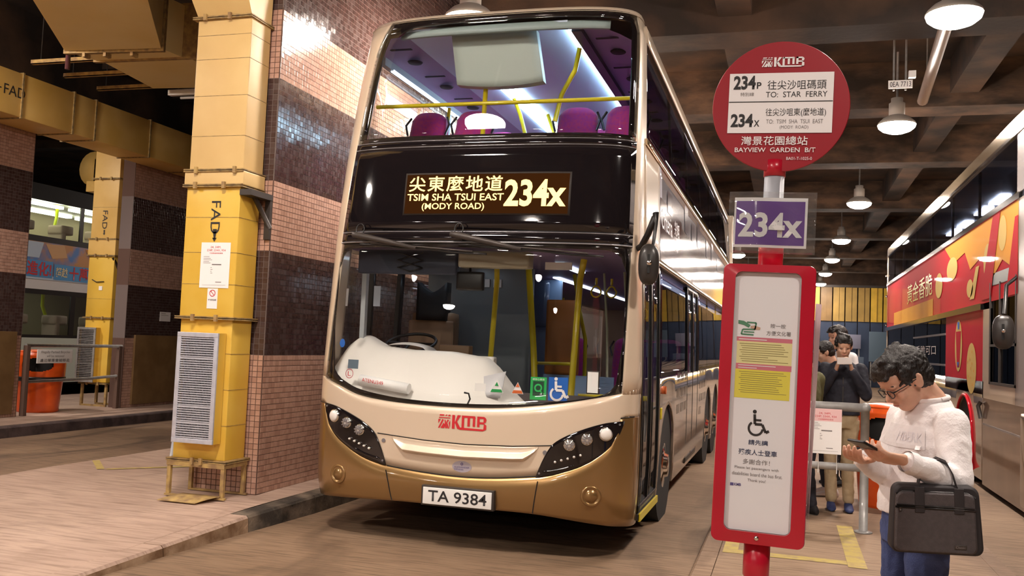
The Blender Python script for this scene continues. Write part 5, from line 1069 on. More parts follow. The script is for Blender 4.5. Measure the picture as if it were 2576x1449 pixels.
text('lettering', '灣景花園總站', -.122, .094, -.134, -.103, sf2, MT['signwhite'], DK, bold=.008); text('lettering', 'BAYVIEW  GARDEN  B/T', -.142, .120, -.158, -.142, sf2, MT['signwhite'], DK, bold=.01); text('lettering', 'BA01-T-1025-0', .028, .110, -.184, -.174, sf2, MT['signwhite'], DK)
# laminated route card wrapped on the pole
def wave(a): return -.045 - .008 * math.exp(-((a + .01) / .06) ** 2) + .003 * math.sin(a * 38 + 1)
def lam(o=0): return lambda a, b: MS @ Vector((a, wave(a) - o, b))
clearp = glass('clear_laminate', (.97, .98, .98), .10, .02, .04)
def lamf(u, v, d):
    a = -.142 + .282 * u; b = 1.728 + .207 * v; return MS @ Vector((a, wave(a) - .0055 + d + .0025 * math.sin(9 * v + 7 * u), b))
CD = wobj(MB().solid(lamf, 40, 6, .0012), 'laminate_sleeve', clearp, SP)
F = Flat(lam(-.0005)); F.rect(-.124, .112, 1.748, 1.916, 30, 1); wobj(F, 'card', MT['signwhite'], CD)
F = Flat(lam(.0000)); F.rect(-.118, .104, 1.757, 1.904, 30, 1); wobj(F, 'purple_field', MT['purple'], CD)
text('lettering', '234x', -.108, .098, 1.782, 1.866, lam(.0022), MT['signwhite'], CD, bold=.03)
# red notice case
def rrect(a0, a1, b0, b1, r, n=6):
    P = []
    for cx, cy, s0 in ((a1 - r, b1 - r, 0), (a0 + r, b1 - r, PI / 2), (a0 + r, b0 + r, PI), (a1 - r, b0 + r, 1.5 * PI)):
        for i in range(n + 1): t = s0 + PI / 2 * i / n; P.append((cx + r * math.cos(t), cy + r * math.sin(t)))
    return P
def ring(outer, inner, y0, y1, M_):
    mb = MB(); n = len(outer); rows = [(outer, y1), (outer, y0 + .012), ([(a * .985 + (sum(p[0] for p in outer) / n) * .015, b * .997 + (sum(p[1] for p in outer) / n) * .003) for a, b in outer], y0 + .003), (inner, y0), (inner, y0 + .012)]
    vs = [M_ @ Vector((a, yy, b)) for P, yy in rows for a, b in P]
    return mb.add(vs, [(k * n + i, k * n + (i + 1) % n, (k + 1) * n + (i + 1) % n, (k + 1) * n + i) for k in range(4) for i in range(n)], False)
OUT = rrect(-.148, .148, .772, 1.69, .022); INN = rrect(-.108, .103, .812, 1.664, .022)
CS = wobj(ring(OUT, INN, -.075, .03, MS), 'case_frame', MT['red'], SP)
wobj(MB().prism(OUT, lambda a, b, d: MS @ Vector((a, .03 + d, b)), .004), 'case_back', MT['red'], CS)
wobj(MB().prism(INN, lambda a, b, d: MS @ Vector((a, -.056 + d, b)), .01), 'poster', mat('poster_white', (.90, .89, .92), .5), CS)
wobj(MB().prism(INN, lambda a, b, d: MS @ Vector((a, -.0645 + d, b)), .002), 'case_glazing', glass('case_glass', (.99, .99, .99), .04, .03), CS)
wobj(MB().lathe([(.008, 0), (.007, -.004), (.001, -.004)], (-.002, -.074, .795), 'y', 14, M=MS), 'case_lock', MT['chrome'], CS)
pf = SL(-.0568); pf2 = SL(-.0573); pf3 = SL(-.0578)
def PZ(x, z): return x + .098 - .0218 * (z - .15), z - .15     # world x,z on the case face -> local
F = Flat(pf)
for x0, x1, z0, z1, m_ in ((-.162, .016, 1.583, 1.597, MT['rose']), (-.162, .016, 1.509, 1.583, MT['paleyel']), (-.163, .015, 1.490, 1.509, MT['rose']), (-.166, .012, 1.395, 1.490, MT['yellowpaper'])):
    a0, b0 = PZ(x0, z0); a1, b1 = PZ(x1, z1); F = Flat(pf); F.rect(a0, a1, b0, b1); wobj(F, 'notice_strip', m_, CS)
F = Flat(pf2); random.seed(5)
for k in range(9):
    a, b = PZ(-.152, 1.575 - k * .0072); F.rect(a + .004 * (k % 3), a + .09 + .07 * random.random(), b - .001, b + .0009)
for k in range(11):
    a, b = PZ(-.152, 1.482 - k * .0068); F.rect(a + .006 * (k % 3 > 0), a + .12 + .035 * random.random(), b - .0008, b + .0008)
wobj(F, 'printed_lines', mat('print_olive', (.32, .26, .10), .6), CS)
F = Flat(pf2); a, b = PZ(-.155, 1.588); F.rect(a, a + .09, b, b + .003); a, b = PZ(-.155, 1.502); F.rect(a, a + .12, b, b + .0025); F.rect(a, a + .06, b - .008, b - .0055); wobj(F, 'printed_lines', MT['signwhite'], CS)
def ptext(s, x0, x1, z0, z1, m_, **k):
    (a0, b0), (a1, b1) = PZ(x0, z0), PZ(x1, z1); return text('lettering', s, a0, a1, b0, b1, pf2, m_, CS, **k)
ptext('按一按', -.055, -.006, 1.631, 1.645, MT['inkgrey']); ptext('方便文化署', -.067, .011, 1.606, 1.621, MT['inkgrey'])
F = Flat(pf2); q = lambda x, z: PZ(x, z)
F.poly([q(-.158, 1.652), q(-.140, 1.650), q(-.118, 1.637), q(-.124, 1.628), q(-.14, 1.636), q(-.158, 1.64)]); F.path([q(-.130, 1.646), q(-.100, 1.645), q(-.104, 1.623), q(-.143, 1.622), q(-.148, 1.606), q(-.108, 1.605)], .005); F.line(q(-.14, 1.614), q(-.106, 1.614), .004)
wobj(F, 'card_symbol', mat('symbol_green', (.10, .28, .16), .6), CS)
F = Flat(pf2); F.poly([q(-.118, 1.634), q(-.105, 1.636), q(-.086, 1.630), q(-.088, 1.622), q(-.105, 1.622), q(-.118, 1.628)]); wobj(F, 'hand_symbol', mat('symbol_skin', (.62, .42, .30), .6), CS)
F = Flat(pf2); cx_, cz_ = PZ(-.085, 1.313); wheelchair(F, cx_ - .005, cz_, .085, .10); wobj(F, 'wheelchair_symbol', I, CS)
ptext('請先讓', -.116, -.053, 1.243, 1.260, mat('ink_blue', (.03, .05, .12), .5), bold=.01); ptext('殘疾人士登車', -.147, -.024, 1.209, 1.228, mat('ink_blue2', (.03, .05, .12), .5), bold=.01); ptext('多謝合作！', -.132, -.046, 1.179, 1.196, MT['inkgrey'])
ptext('Please let passengers with', -.158, -.018, 1.160, 1.171, MT['inkgrey']); ptext('disabilities board the bus first.', -.166, -.006, 1.141, 1.152, MT['inkgrey']); ptext('Thank you!', -.116, -.058, 1.120, 1.132, MT['inkgrey'])
ptext('KMB', -.158, -.136, 1.105, 1.114, mat('ink_violet', (.12, .10, .30), .5), bold=.03)
F = Flat(pf2); a, b = PZ(-.171, 1.1045); F.rect(a, a + .011, b, b + .0095); wobj(F, 'logo_square', mat('ink_violet2', (.12, .10, .30), .5), CS)
mb = MB()
for k in range(3): mb.solid(lambda u, v, d, k=k: MS @ Vector((.150 + .012 * u * v + .004 * k, -.03 + .012 * k + .02 * u, .83 + .74 * v)) + Vector((d, 0, 0)), 2, 8, .0008)
for k in range(1): wobj(mb, 'leaflet_sleeve', mat('leaflet_pinkish', (.55, .38, .40), .3), SP)

# ---------------- platform railing ----------------
R_ = thing('platform_railing', 'grey tubular railing on the waiting platform with a notice tied to it', 'railing', (.6, 7.88, .15))
for x in (.61, -.16): wobj(MB().tube([(x, 7.88, .15), (x, 7.88, 1.14)], .034, 14).lathe([(.07, .15), (.07, .16), (.036, .165)], (x, 7.88, 0), n=16), 'post', MT['grey'], R_)
wobj(MB().tube([(-.16, 7.88, 1.135), (.61, 7.88, 1.135)], .036, 14).ell((.61, 7.88, 1.135), (.043, .043, .043)), 'top_rail', MT['grey'], R_)
wobj(MB().tube([(-.16, 7.88, .655), (.61, 7.88, .655)], .030, 12), 'lower_rail', MT['grey'], R_)
for x in (.26, .40): wobj(MB().tube([(x, 7.84, .75), (x, 7.84, .66), (x, 7.845, .60)], .003, 4), 'tie_string', MT['paper'], R_)
notice('notice', 'notice with a pink heading hung between the rails of the grey platform railing', .175, .432, .755, 1.115, 7.835, pinkhead=True)
# railing row further back (seen mirrored in the bus)
RR = thing('queue_railing', 'low grey queue railing far along the platform behind the waiting men', 'railing', (.3, 12, .15))
for k in range(6): wobj(MB().tube([(-.1, 12 + k * 1.6, .15), (-.1, 12 + k * 1.6, 1.1)], .025, 8), 'post', MT['grey'], RR)
for z in (.62, 1.1): wobj(MB().tube([(-.1, 12, z), (-.1, 20, z)], .024, 8), 'rail', MT['grey'], RR)

# far boards and kiosk against the blue wall
for (x, y, z0, z1, w_, c, nm, lab, cat) in ((4.35, 47.5, 1.3, 2.75, 1.1, (.12, .19, .26), 'notice_board', 'tall grey-blue notice board at the far wall, behind the waiting men', 'board'), (3.0, 48.6, 1.9, 2.6, 1.0, (.22, .22, .30), 'notice_board', 'paler panel on the far blue wall just left of the tall grey-blue board', 'board'), (3.2, 48.6, .8, 1.5, .9, (.10, .14, .2), 'notice_board', 'low dark panel on the far blue wall behind the waiting men', 'board')):
    t = thing(nm, lab, cat, (x, y, 0)); wobj(MB().bbox(x - w_ / 2, x + w_ / 2, y, y + .1, z0, z1, .01), 'board_face', mat('far_board', c, .5), t)
    for s in (-1, 1): wobj(MB().box(x + s * w_ * .42 - .03, x + s * w_ * .42 + .03, y + .1, y + .16, 0, z1), 'post', MT['grey'], t)
t = thing('shop_window', 'distant lit shop window mirrored in the side of the gold double-decker', 'window', (8.9, 34, 0))
wobj(MB().bbox(9.35, 9.5, 30.5, 36, .9, 3.0, .02), 'frame', MT['dgrey'], t)
for k in range(5): wobj(MB().box(9.32, 9.35, 30.7 + k * 1.05, 31.6 + k * 1.05, 1.6, 2.5), 'lit_pane', emis('shop_glow', (.45, .85, 1.0), 2.5), t)
# ================= PEOPLE =================
def loft(rings, n=20):
    """rings: (centre, half-axis a, half-axis b) -> closed lofted tube"""
    mb = MB(); vs = []
    for c, a, b in rings:
        c, a, b = Vector(c), Vector(a), Vector(b)
        for k in range(n): t = 2 * PI * k / n; vs.append(c + a * math.cos(t) + b * math.sin(t))
    m_ = len(rings); fs = [(i * n + k, i * n + (k + 1) % n, (i + 1) * n + (k + 1) % n, (i + 1) * n + k) for i in range(m_ - 1) for k in range(n)]
    fs += [tuple(reversed(range(n))), tuple((m_ - 1) * n + k for k in range(n))]; return mb.add(vs, fs)
def caps(mb, pts, rs, n=14):
    """rounded chain of tapered segments"""
    pts = [Vector(p) for p in pts]
    for i in range(len(pts) - 1):
        P, Q_ = pts[i], pts[i + 1]; d = (Q_ - P); L = d.length; d.normalize(); q = d.to_track_quat('Z', 'Y').to_matrix().to_4x4()
        r0, r1 = rs[i], rs[i + 1]; prof = [(max(1e-4, r0 * math.sin(a)), -r0 * math.cos(a)) for a in np.linspace(0.02, PI / 2, 5)] + [(max(1e-4, r1 * math.cos(a)), L + r1 * math.sin(a)) for a in np.linspace(0, PI / 2 - .02, 5)]
        mb.lathe(prof, n=n, M=Matrix.Translation(P) @ q)
    return mb
def fuse(mb, name, m, parent, voxel, smooth=3, disp=0., dscale=.02, **kw):
    me = bpy.data.meshes.new('tmp'); me.from_pydata(mb.v, [], mb.f); me.update()
    o = bpy.data.objects.new('tmp', me); COL.objects.link(o)
    r = o.modifiers.new('r', 'REMESH'); r.mode = 'VOXEL'; r.voxel_size = voxel; r.use_smooth_shade = True
    if smooth: s = o.modifiers.new('s', 'SMOOTH'); s.factor = .5; s.iterations = smooth
    dg = bpy.context.evaluated_depsgraph_get(); bpy.context.view_layer.update(); dg = bpy.context.evaluated_depsgraph_get()
    out = bpy.data.meshes.new_from_object(o.evaluated_get(dg)); bpy.data.objects.remove(o); bpy.data.meshes.remove(me)
    out.materials.clear(); out.materials.append(m); out.name = name
    if disp:
        from mathutils import noise
        n = len(out.vertices); co = np.empty(n * 3); out.vertices.foreach_get('co', co); no = np.empty(n * 3); out.vertices.foreach_get('normal', no)
        co = co.reshape(-1, 3); no = no.reshape(-1, 3)
        dd = np.array([noise.fractal(Vector(c) / dscale, 1., 2., 3) for c in co])
        out.vertices.foreach_set('co', (co + no * dd[:, None] * disp).ravel()); out.update()
    out.polygons.foreach_set('use_smooth', [True] * len(out.polygons))
    o = link(name, out, None, **kw); return wparent(o, parent)
skin_m = mat('skin', (.62, .36, .25), .5, col2=(.70, .42, .30), scale=25, sub=.15); hair_m = mat('black_hair', (.010, .007, .006), .45, bump=.6, bscale=250, stretch=(1, 1, .15), spec=.6)
def frame(f, up=(0, 0, 1)):
    f = Vector(f).normalized(); l = Vector(up).cross(f).normalized(); u = f.cross(l); return f, l, u
def head_shapes(mb, c, f, up, s=1.):
    f, l, u = frame(f, up); c = Vector(c); R = Matrix((f, l, u)).transposed().to_4x4()
    P = lambda a, b, d: c + (f * a + l * b + u * d) * s
    E = lambda p, r: mb.ell(P(*p), [k * s for k in r], 20, 14, R)
    E((-.012, 0, .028), (.094, .074, .088)); E((.030, 0, -.030), (.062, .060, .075)); E((.048, 0, -.078), (.036, .038, .030)); E((.052, 0, .045), (.045, .058, .045))
    caps(mb, [P(.086, 0, .012), P(.104, 0, -.022)], [.008 * s, .013 * s]); E((.098, .012, -.024), (.010, .008, .008)); E((.098, -.012, -.024), (.010, .008, .008))
    caps(mb, [P(.085, -.018, -.053), P(.091, 0, -.050), P(.085, .018, -.053)], [.006 * s, .008 * s, .006 * s]); caps(mb, [P(.083, -.014, -.062), P(.088, 0, -.062), P(.083, .014, -.062)], [.005 * s, .008 * s, .005 * s])
    for b in (-1, 1):
        E((.062, b * .040, -.020), (.024, .020, .022)); E((.076, b * .030, .022), (.014, .022, .009))
        E((-.006, b * .077, -.002), (.020, .010, .031)); E((-.014, b * .083, .008), (.014, .006, .020))
    caps(mb, [P(-.035, 0, -.03), P(-.045, 0, -.12)], [.055 * s, .052 * s])
    return P, f, l, u
def hand_shapes(mb, wr, d, nrm, s=1., curl=(.35, .5, .4), thumb_side=1, tc=.5):
    d = Vector(d).normalized(); nrm = Vector(nrm); nrm = (nrm - d * nrm.dot(d)).normalized(); side = d.cross(nrm).normalized() * thumb_side; wr = Vector(wr)
    mb.add(*_l(loft([(wr, side * .027 * s, nrm * .020 * s), (wr + d * .03 * s, side * .034 * s, nrm * .016 * s), (wr + d * .085 * s, side * .040 * s, nrm * .013 * s), (wr + d * .095 * s, side * .036 * s, nrm * .010 * s)])))
    for off, L, k in ((.030, .072, 0), (.010, .080, 1), (-.011, .074, 2), (-.030, .058, 3)):
        p = wr + d * .082 * s + side * off * s; a = 0; pts = [p]; r = [.0098 * s]
        for j, (fr, cu) in enumerate(zip((.45, .32, .23), curl)):
            a += cu * (1 + .08 * k); dd = d * math.cos(a) + nrm * math.sin(a) + side * off * 1.2; p = p + dd * L * fr * s; pts.append(p); r.append((.0092, .0085, .0075)[j] * s)
        caps(mb, pts, r, 10)
    p = wr + d * .018 * s + side * .026 * s; q = p + (d * .6 + side * .75 + nrm * .25).normalized() * .040 * s; r2 = q + (d * .85 + side * .25 + nrm * tc).normalized() * .032 * s; r3 = r2 + (d * .9 - side * .1 + nrm * tc).normalized() * .024 * s
    caps(mb, [p, q, r2, r3], [.015 * s, .012 * s, .010 * s, .0085 * s], 10)
def _l(m_): return m_.v, m_.f, False
def hair_shapes(mb, P, f, l, u, s, R, style=0):
    E = lambda p, r: mb.ell(P(*p), [k * s for k in r], 20, 14, R)
    E((-.022, 0, .040), (.100, .084, .094)); E((.030, 0, .090), (.068, .068, .040)); E((-.050, 0, -.005), (.066, .074, .078)); E((.062, 0, .082), (.036, .058, .026))
    for b in (-1, 1): E((.010, b * .070, .045), (.040, .014, .036)); caps(mb, [P(-.002, b * .076, .03), P(.0, b * .078, -.0)], [.011 * s, .006 * s])
    if style == 1:
        for k in range(7): caps(mb, [P(.05, -.05 + .017 * k, .095), P(.092, -.055 + .018 * k, .068 - .006 * (k % 2))], [.016 * s, .008 * s])
        for k in range(6): caps(mb, [P(-.06 + .02 * k, -.03 + .012 * k, .118), P(-.03 + .02 * k, -.028 + .012 * k, .130)], [.022 * s, .010 * s])
def figure(label, J, fw, hf, mats, H=1., voxel=.006, hair=1, name='person', phone=None, hands=None, sl=1.0, group=None):
    """J: world joints. pelvis chest neck head shoulders(L,R) elbows wrists hips knees ankles"""
    t = thing(name, label, 'person', (J['ankles'][0][0], J['ankles'][0][1], .15)); f, l, u = frame(fw)
    V = Vector; top, pants, shoe = mats
    b = MB(); P, hf_, hl, hu = head_shapes(b, J['head'], hf, (0, 0, 1), H)
    R = Matrix((hf_, hl, hu)).transposed().to_4x4()
    caps(b, [P(-.03, 0, -.05), J['neck']], [.055 * H, .058 * H])
    pe, ch, nk = V(J['pelvis']), V(J['chest']), V(J['neck'])
    b.add(*_l(loft([(pe - V((0, 0, .06)), l * .14 * H, f * .10 * H), (pe + V((0, 0, .08)), l * .13 * H, f * .09 * H), (ch - V((0, 0, .10)), l * .135 * H, f * .095 * H), (ch, l * .155 * H, f * .10 * H), (ch + (nk - ch) * .6, l * .15 * H, f * .075 * H), (nk, l * .06 * H, f * .055 * H)])))
    for i in (0, 1):
        caps(b, [J['shoulders'][i], J['elbows'][i], J['wrists'][i]], [.048 * H, .036 * H, .025 * H])
        caps(b, [J['hips'][i], J['knees'][i], J['ankles'][i]], [.080 * H, .052 * H, .035 * H])
    if hands:
        for i in (0, 1): wr, d, nrm, cu, ts, tc = hands[i]; hand_shapes(b, wr, d, nrm, H, cu, ts, tc)
    fuse(b, 'body', skin_m, t, voxel, 2)
    # clothes
    c = MB(); g = 1.16
    c.add(*_l(loft([(pe + V((0, 0, .0)), l * .172 * H, f * .138 * H), (pe + V((0, 0, .06)), l * .168 * H, f * .135 * H), (ch - V((0, 0, .12)), l * .165 * H, f * .122 * H), (ch, l * .180 * H, f * .125 * H), (ch + (nk - ch) * .55, l * .178 * H, f * .098 * H), (ch + (nk - ch) * .88, l * .115 * H, f * .075 * H), (nk + (nk - ch) * .02, l * .076 * H, f * .068 * H)], 28)))
    for i in (0, 1):
        s_, e_, w_ = [V(J[k][i]) for k in ('shoulders', 'elbows', 'wrists')]
        caps(c, [s_, s_.lerp(e_, .5), e_, e_.lerp(w_, .5), w_.lerp(e_, .06)], [.066 * H * sl, .061 * H * sl, .054 * H * sl, .050 * H * sl, .040 * H * sl])
    S_ = fuse(c, 'top', top, t, max(voxel, .007), 4, .004, .05)
    c = MB()
    c.add(*_l(loft([(pe - V((0, 0, .12)), l * .150 * H, f * .118 * H), (pe, l * .155 * H, f * .12 * H), (pe + V((0, 0, .06)), l * .148 * H, f * .11 * H)], 24)))
    for i in (0, 1):
        h_, k_, a_ = [V(J[k][i]) for k in ('hips', 'knees', 'ankles')]
        caps(c, [h_ - V((0, 0, .03)), h_.lerp(k_, .5), k_, k_.lerp(a_, .55), a_ + V((0, 0, .02))], [.088 * H, .078 * H, .062 * H, .058 * H, .054 * H])
    fuse(c, 'trousers', pants, t, max(voxel, .007), 4, .006, .06)
    for i in (0, 1):
        a_ = V(J['ankles'][i]); ff = J.get('toes', (f, f))[i]; ff = V(ff); ll = V((0, 0, 1)).cross(ff)
        c = MB(); z0 = .155
        g0 = V((a_.x, a_.y, 0))
        rr = [(-.075, .030, .05), (-.055, .036, .085), (0., .040, .085), (.07, .044, .058), (.13, .045, .042), (.165, .036, .032), (.18, .015, .02)]
        c.add(*_l(loft([(g0 + ff * x * H + V((0, 0, z0 + h / 2)), ll * w * H, V((0, 0, h / 2))) for x, w, h in rr], 18)))
        fuse(c, 'shoe', shoe, t, .006, 2)
    hm = MB(); hair_shapes(hm, P, hf_, hl, hu, H, R, hair); fuse(hm, 'hair', hair_m, t, max(.0045, voxel * .8), 1, .0045, .014)
    # face details
    m_ = MB()
    for bb in (-1, 1): caps(m_, [P(.088, bb * .016, .030), P(.080, bb * .046, .028)], [.0035 * H, .0028 * H], 8)
    wobj(m_, 'eyebrows', hair_m, t)
    m_ = MB()
    for bb in (-1, 1): caps(m_, [P(.088, bb * .018, .006), P(.089, bb * .031, .004), P(.082, bb * .044, .006)], [.0022 * H, .0035 * H, .002 * H], 8)
    wobj(m_, 'eyelids', mat('lash_dark', (.05, .025, .02), .5), t)
    m_ = MB(); caps(m_, [P(.092, -.018, -.0565), P(.0965, 0, -.056), P(.092, .018, -.0565)], [.0022 * H, .0035 * H, .0022 * H], 8); wobj(m_, 'lips', mat('lips', (.45, .17, .14), .5), t)
    return t, P, (hf_, hl, hu), S_
def slab(name, c, ax, nrm, L, W_, T, m, parent=None, r=.006):
    ax = Vector(ax).normalized(); nrm = Vector(nrm); nrm = (nrm - ax * nrm.dot(ax)).normalized(); sd = nrm.cross(ax)
    M_ = Matrix((ax, sd, nrm)).transposed().to_4x4(); M_.translation = Vector(c)
    return MB().bbox(-L / 2, L / 2, -W_ / 2, W_ / 2, -T / 2, T / 2, r * .5, M_), M_
# ---- man in white sweater ----
fw = Vector((-.90, -.43, 0)).normalized(); lf = Vector((0, 0, 1)).cross(fw)
white_knit = mat('white_sweater', (.84, .80, .80), .85, bump=.25, bscale=120, sheen=.4)
jeans = mat('blue_jeans', (.035, .055, .16), .85, col2=(.06, .09, .24), scale=9, bump=.3, bscale=200)
c0 = Vector((.535, 4.0, 0)); Z = lambda z: Vector((0, 0, z))
J = dict(pelvis=(.505, 4.0, .935), chest=(.525, 4.0, 1.21), neck=(.555, 4.0, 1.385), head=(.452, 3.945, 1.462),
         shoulders=[(.606, 3.855, 1.305), (.47, 4.14, 1.305)], elbows=[(.618, 3.765, 1.095), (.40, 4.10, 1.07)], wrists=[(.43, 3.632, 1.172), (.29, 3.84, 1.15)],
         hips=[(.505 + lf.x * .085, 4.0 + lf.y * .085, .90), (.505 - lf.x * .085, 4.0 - lf.y * .085, .90)], knees=[(.525, 3.91, .52), (.455, 4.09, .52)], ankles=[(.54, 3.90, .235), (.47, 4.11, .235)])
hf = Vector((fw.x * math.cos(.66), fw.y * math.cos(.66), -math.sin(.66)))
dL = Vector((-.93, -.42, .12)); dR = Vector((-.35, -.9, .1))
man, P, (hf_, hl, hu), SW = figure('young man in white sweater and glasses looking down at his phone, briefcase on arm', J, fw, hf, (white_knit, jeans, mat('dark_shoe', (.04, .04, .05), .6)), 1.0, .0045, 1,
    hands=[((.415, 3.622, 1.18), dL, (-.1, .35, .75), (.35, .55, .45), 1, .5), ((.285, 3.83, 1.152), dR, (.1, -.1, .9), (.25, .4, .35), -1, .4)])
# neck rib, cuffs, chest panel with lettering
wobj(MB().tube([Vector((.548, 3.992, 1.392)) + lf * .072 * math.cos(a) + fw * .066 * math.sin(a) + Z(-.012 * math.sin(a)) for a in np.linspace(0, 2 * PI, 29)], .009, 8, caps=False), 'neck_rib', white_knit, man)
for w_, d in (((.43, 3.632, 1.172), Vector((-.75, -.53, .32)).normalized()),): wobj(MB().tube([Vector(w_) - d * .025, Vector(w_) + d * .012], [.043, .040], 18, caps=False), 'cuff', white_knit, man)
ch = Vector((.525, 4.0, 1.21))
from mathutils.bvhtree import BVHTree
_bv = BVHTree.FromPolygons([v.co.copy() for v in SW.data.vertices], [tuple(p.vertices) for p in SW.data.polygons])
def bodyf(a, z, off): # point on the sweater front: a = angle from forward towards left
    k = (z - 1.09) / .22; w_, d_ = .170 + .010 * min(1, k), .124
    cx = Vector((.52, 4.0, z)); n = (lf * w_ * math.sin(a) + fw * d_ * math.cos(a)).normalized(); h = _bv.ray_cast(cx + n * .5, -n)
    return (h[0] + n * (off * .35)) if h[0] is not None and (h[0] - cx).length < .26 else cx + n * .17
F = Flat(lambda a, b: bodyf(a, b, .008)); F.rect(-.9, .92, 1.20, 1.285, 40, 6); CP = wobj(F, 'chest_panel', mat('pale_grey_knit', (.74, .70, .70), .85), man)
text('lettering', 'HBERK', .1, .85, 1.225, 1.262, lambda a, b: bodyf(a, b, .014), mat('faint_lettering', (.66, .63, .66), .8), CP)
# glasses
gm = MT['black']; mb = MB()
for b in (-1, 1):
    mb.tube([P(.103 - .006 * abs(math.cos(a)), b * (.031 + .023 * math.cos(a)), .004 + .017 * math.sin(a)) for a in np.linspace(0, 2 * PI, 21)], .0022, 6, caps=False)
    mb.tube([P(.097, b * .054, .010), P(.05, b * .078, .012), P(-.005, b * .084, .010), P(-.022, b * .082, -.008)], .0022, 6)
mb.tube([P(.104, -.010, .006), P(.106, 0, .010), P(.104, .010, .006)], .002, 6); wobj(mb, 'glasses', gm, man)
# phone
mb, _ = slab('p', (.285, 3.575, 1.222), (-.62, -.70, .34), (.35, .35, .85), .140, .070, .009, None)
t = thing('phone', 'black phone held flat in the left hand of the man in white', 'phone', (.285, 3.575, 1.222)); wobj(mb, 'phone_body', MT['black'], t)
mb, _ = slab('p', (.287, 3.577, 1.2272), (-.62, -.70, .34), (.35, .35, .85), .128, .063, .001, None, r=.001); wobj(mb, 'screen', mat('phone_screen', (.10, .12, .16), .08), t)
# briefcase
bagm = mat('charcoal_nylon', (.060, .050, .052), .7, col2=(.075, .062, .064), scale=60, bump=.4, bscale=400); bagd = mat('charcoal_gusset', (.022, .018, .020), .75)
BG = thing('briefcase', 'charcoal laptop briefcase hanging from the forearm of the man in white', 'bag', (.53, 3.67, .85))
MBG = Matrix.Translation((.530, 3.665, .85)) @ Matrix.Rotation(math.radians(5), 4, 'Z') @ Matrix.Rotation(math.radians(-1.5), 4, 'Y')
def bagshell(x0, x1, z0, z1, y0, y1, r, taper=.02):
    P_ = rrect(x0, x1, z0, z1, r, 5); n = len(P_); cx, cz = (x0 + x1) / 2, (z0 + z1) / 2
    rows = [(.94, y0 + .0), (.985, y0 + .004), (1, y0 + .014), (1, y1 - .014), (.985, y1 - .004), (.94, y1)]
    vs = [MBG @ Vector((cx + (a - cx) * (k if abs(k) < 2 else 1) * (1 - taper * (b - z0) / (z1 - z0)), yy, cz + (b - cz) * k)) for k, yy in rows for a, b in P_]
    mb = MB().add(vs, [(k * n + i, k * n + (i + 1) % n, (k + 1) * n + (i + 1) % n, (k + 1) * n + i) for k in range(5) for i in range(n)], True)
    mb.add([vs[i] for i in range(n)], [tuple(range(n))]); mb.add([vs[5 * n + i] for i in range(n)], [tuple(reversed(range(n)))]); return mb
wobj(bagshell(-.158, .158, 0, .245, -.030, .055, .03, .10), 'bag_body', bagd, BG)
wobj(bagshell(-.150, .132, .008, .222, -.048, -.02, .022, .06), 'front_pocket', bagm, BG)
bl = lambda a, b, y=-.049: MBG @ Vector((a, y, b))
wobj(MB().tube([bl(-.145, .168), bl(.125, .164)], .004, 6).tube([bl(-.140, .175, -.050), bl(.12, .171, -.050)], .003, 6), 'pocket_zip', MT['black'], BG)
wobj(MB().tube([bl(-.128, .166, -.052), bl(-.126, .155, -.054)], .005, 6), 'zip_pull', MT['dgrey'], BG)
wobj(MB().tube([bl(-.14, .212, -.04), bl(-.12, .222, -.035), bl(.10, .222, -.035), bl(.125, .208, -.04)], .0035, 6), 'top_zip', MT['black'], BG)
lb = wobj(MB().bbox(.052, .092, -.0505, -.0475, .026, .042, .002, MBG), 'maker_plate', MT['dgrey'], BG); text('plate_lettering', 'Classic', .056, .088, .030, .038, lambda a, b: bl(a, b, -.0512), MT['trimgrey'], lb)
for yy, dx in ((-.025, 0), (.045, .012)):
    pts = [(-.062, .235), (-.050, .270), (-.012, .318), (.020, .335), (.045, .325), (.062, .285), (.070, .235)]
    def strap(u, v, d, yy=yy, dx=dx):
        k = u * (len(pts) - 1); i = min(len(pts) - 2, int(k)); fr_ = k - i; a = pts[i][0] + (pts[i + 1][0] - pts[i][0]) * fr_; b = pts[i][1] + (pts[i + 1][1] - pts[i][1]) * fr_
        lift = math.sin(PI * u) * .055
        return MBG @ Vector((a + dx, yy + lift + (v - .5) * .028, b + d))
    wobj(MB().solid(strap, 24, 2, -.005), 'handle_strap', bagd, BG)
for a in (-.062, .070): wobj(MB().bbox(a - .016, a + .016, -.052, -.046, .15, .24, .002, MBG), 'strap_tab', bagd, BG)

# ---- man in dark jacket ----
def stand(x, y, f, H=.95, lean=0., feet=.1):
    f = Vector(f).normalized(); l = Vector((0, 0, 1)).cross(f); o = Vector((x, y, .15)); G = lambda a, b, c: tuple(o + (f * a + l * b + Vector((0, 0, c))) * H)
    return G, dict(pelvis=G(0, 0, .93), chest=G(.01, 0, 1.25), neck=G(-.005, 0, 1.43), head=G(.05, 0, 1.565), shoulders=[G(-.005, .165, 1.375), G(-.005, -.165, 1.375)],
        elbows=[G(.06, .24, 1.12), G(.06, -.24, 1.12)], wrists=[G(.24, .09, 1.30), G(.24, -.09, 1.30)], hips=[G(0, .085, .88), G(0, -.085, .88)], knees=[G(.03, .09, .49), G(.03, -.09, .49)], ankles=[G(-.01, feet, .09), G(-.01, -feet, .09)])
navy = mat('navy_jacket', (.012, .012, .022), .75, col2=(.022, .022, .035), scale=10); khaki = mat('khaki_trousers', (.42, .31, .18), .85, col2=(.50, .38, .24), scale=7)
G, J = stand(.49, 8.92, (.0, -1, 0), .925)
J['elbows'] = [G(.10, .215, 1.13), G(.10, -.215, 1.13)]; J['wrists'] = [G(.20, .075, 1.37), G(.20, -.075, 1.36)]
J['head'] = G(.06, -.0, 1.595); J['neck'] = G(.0, 0, 1.45)
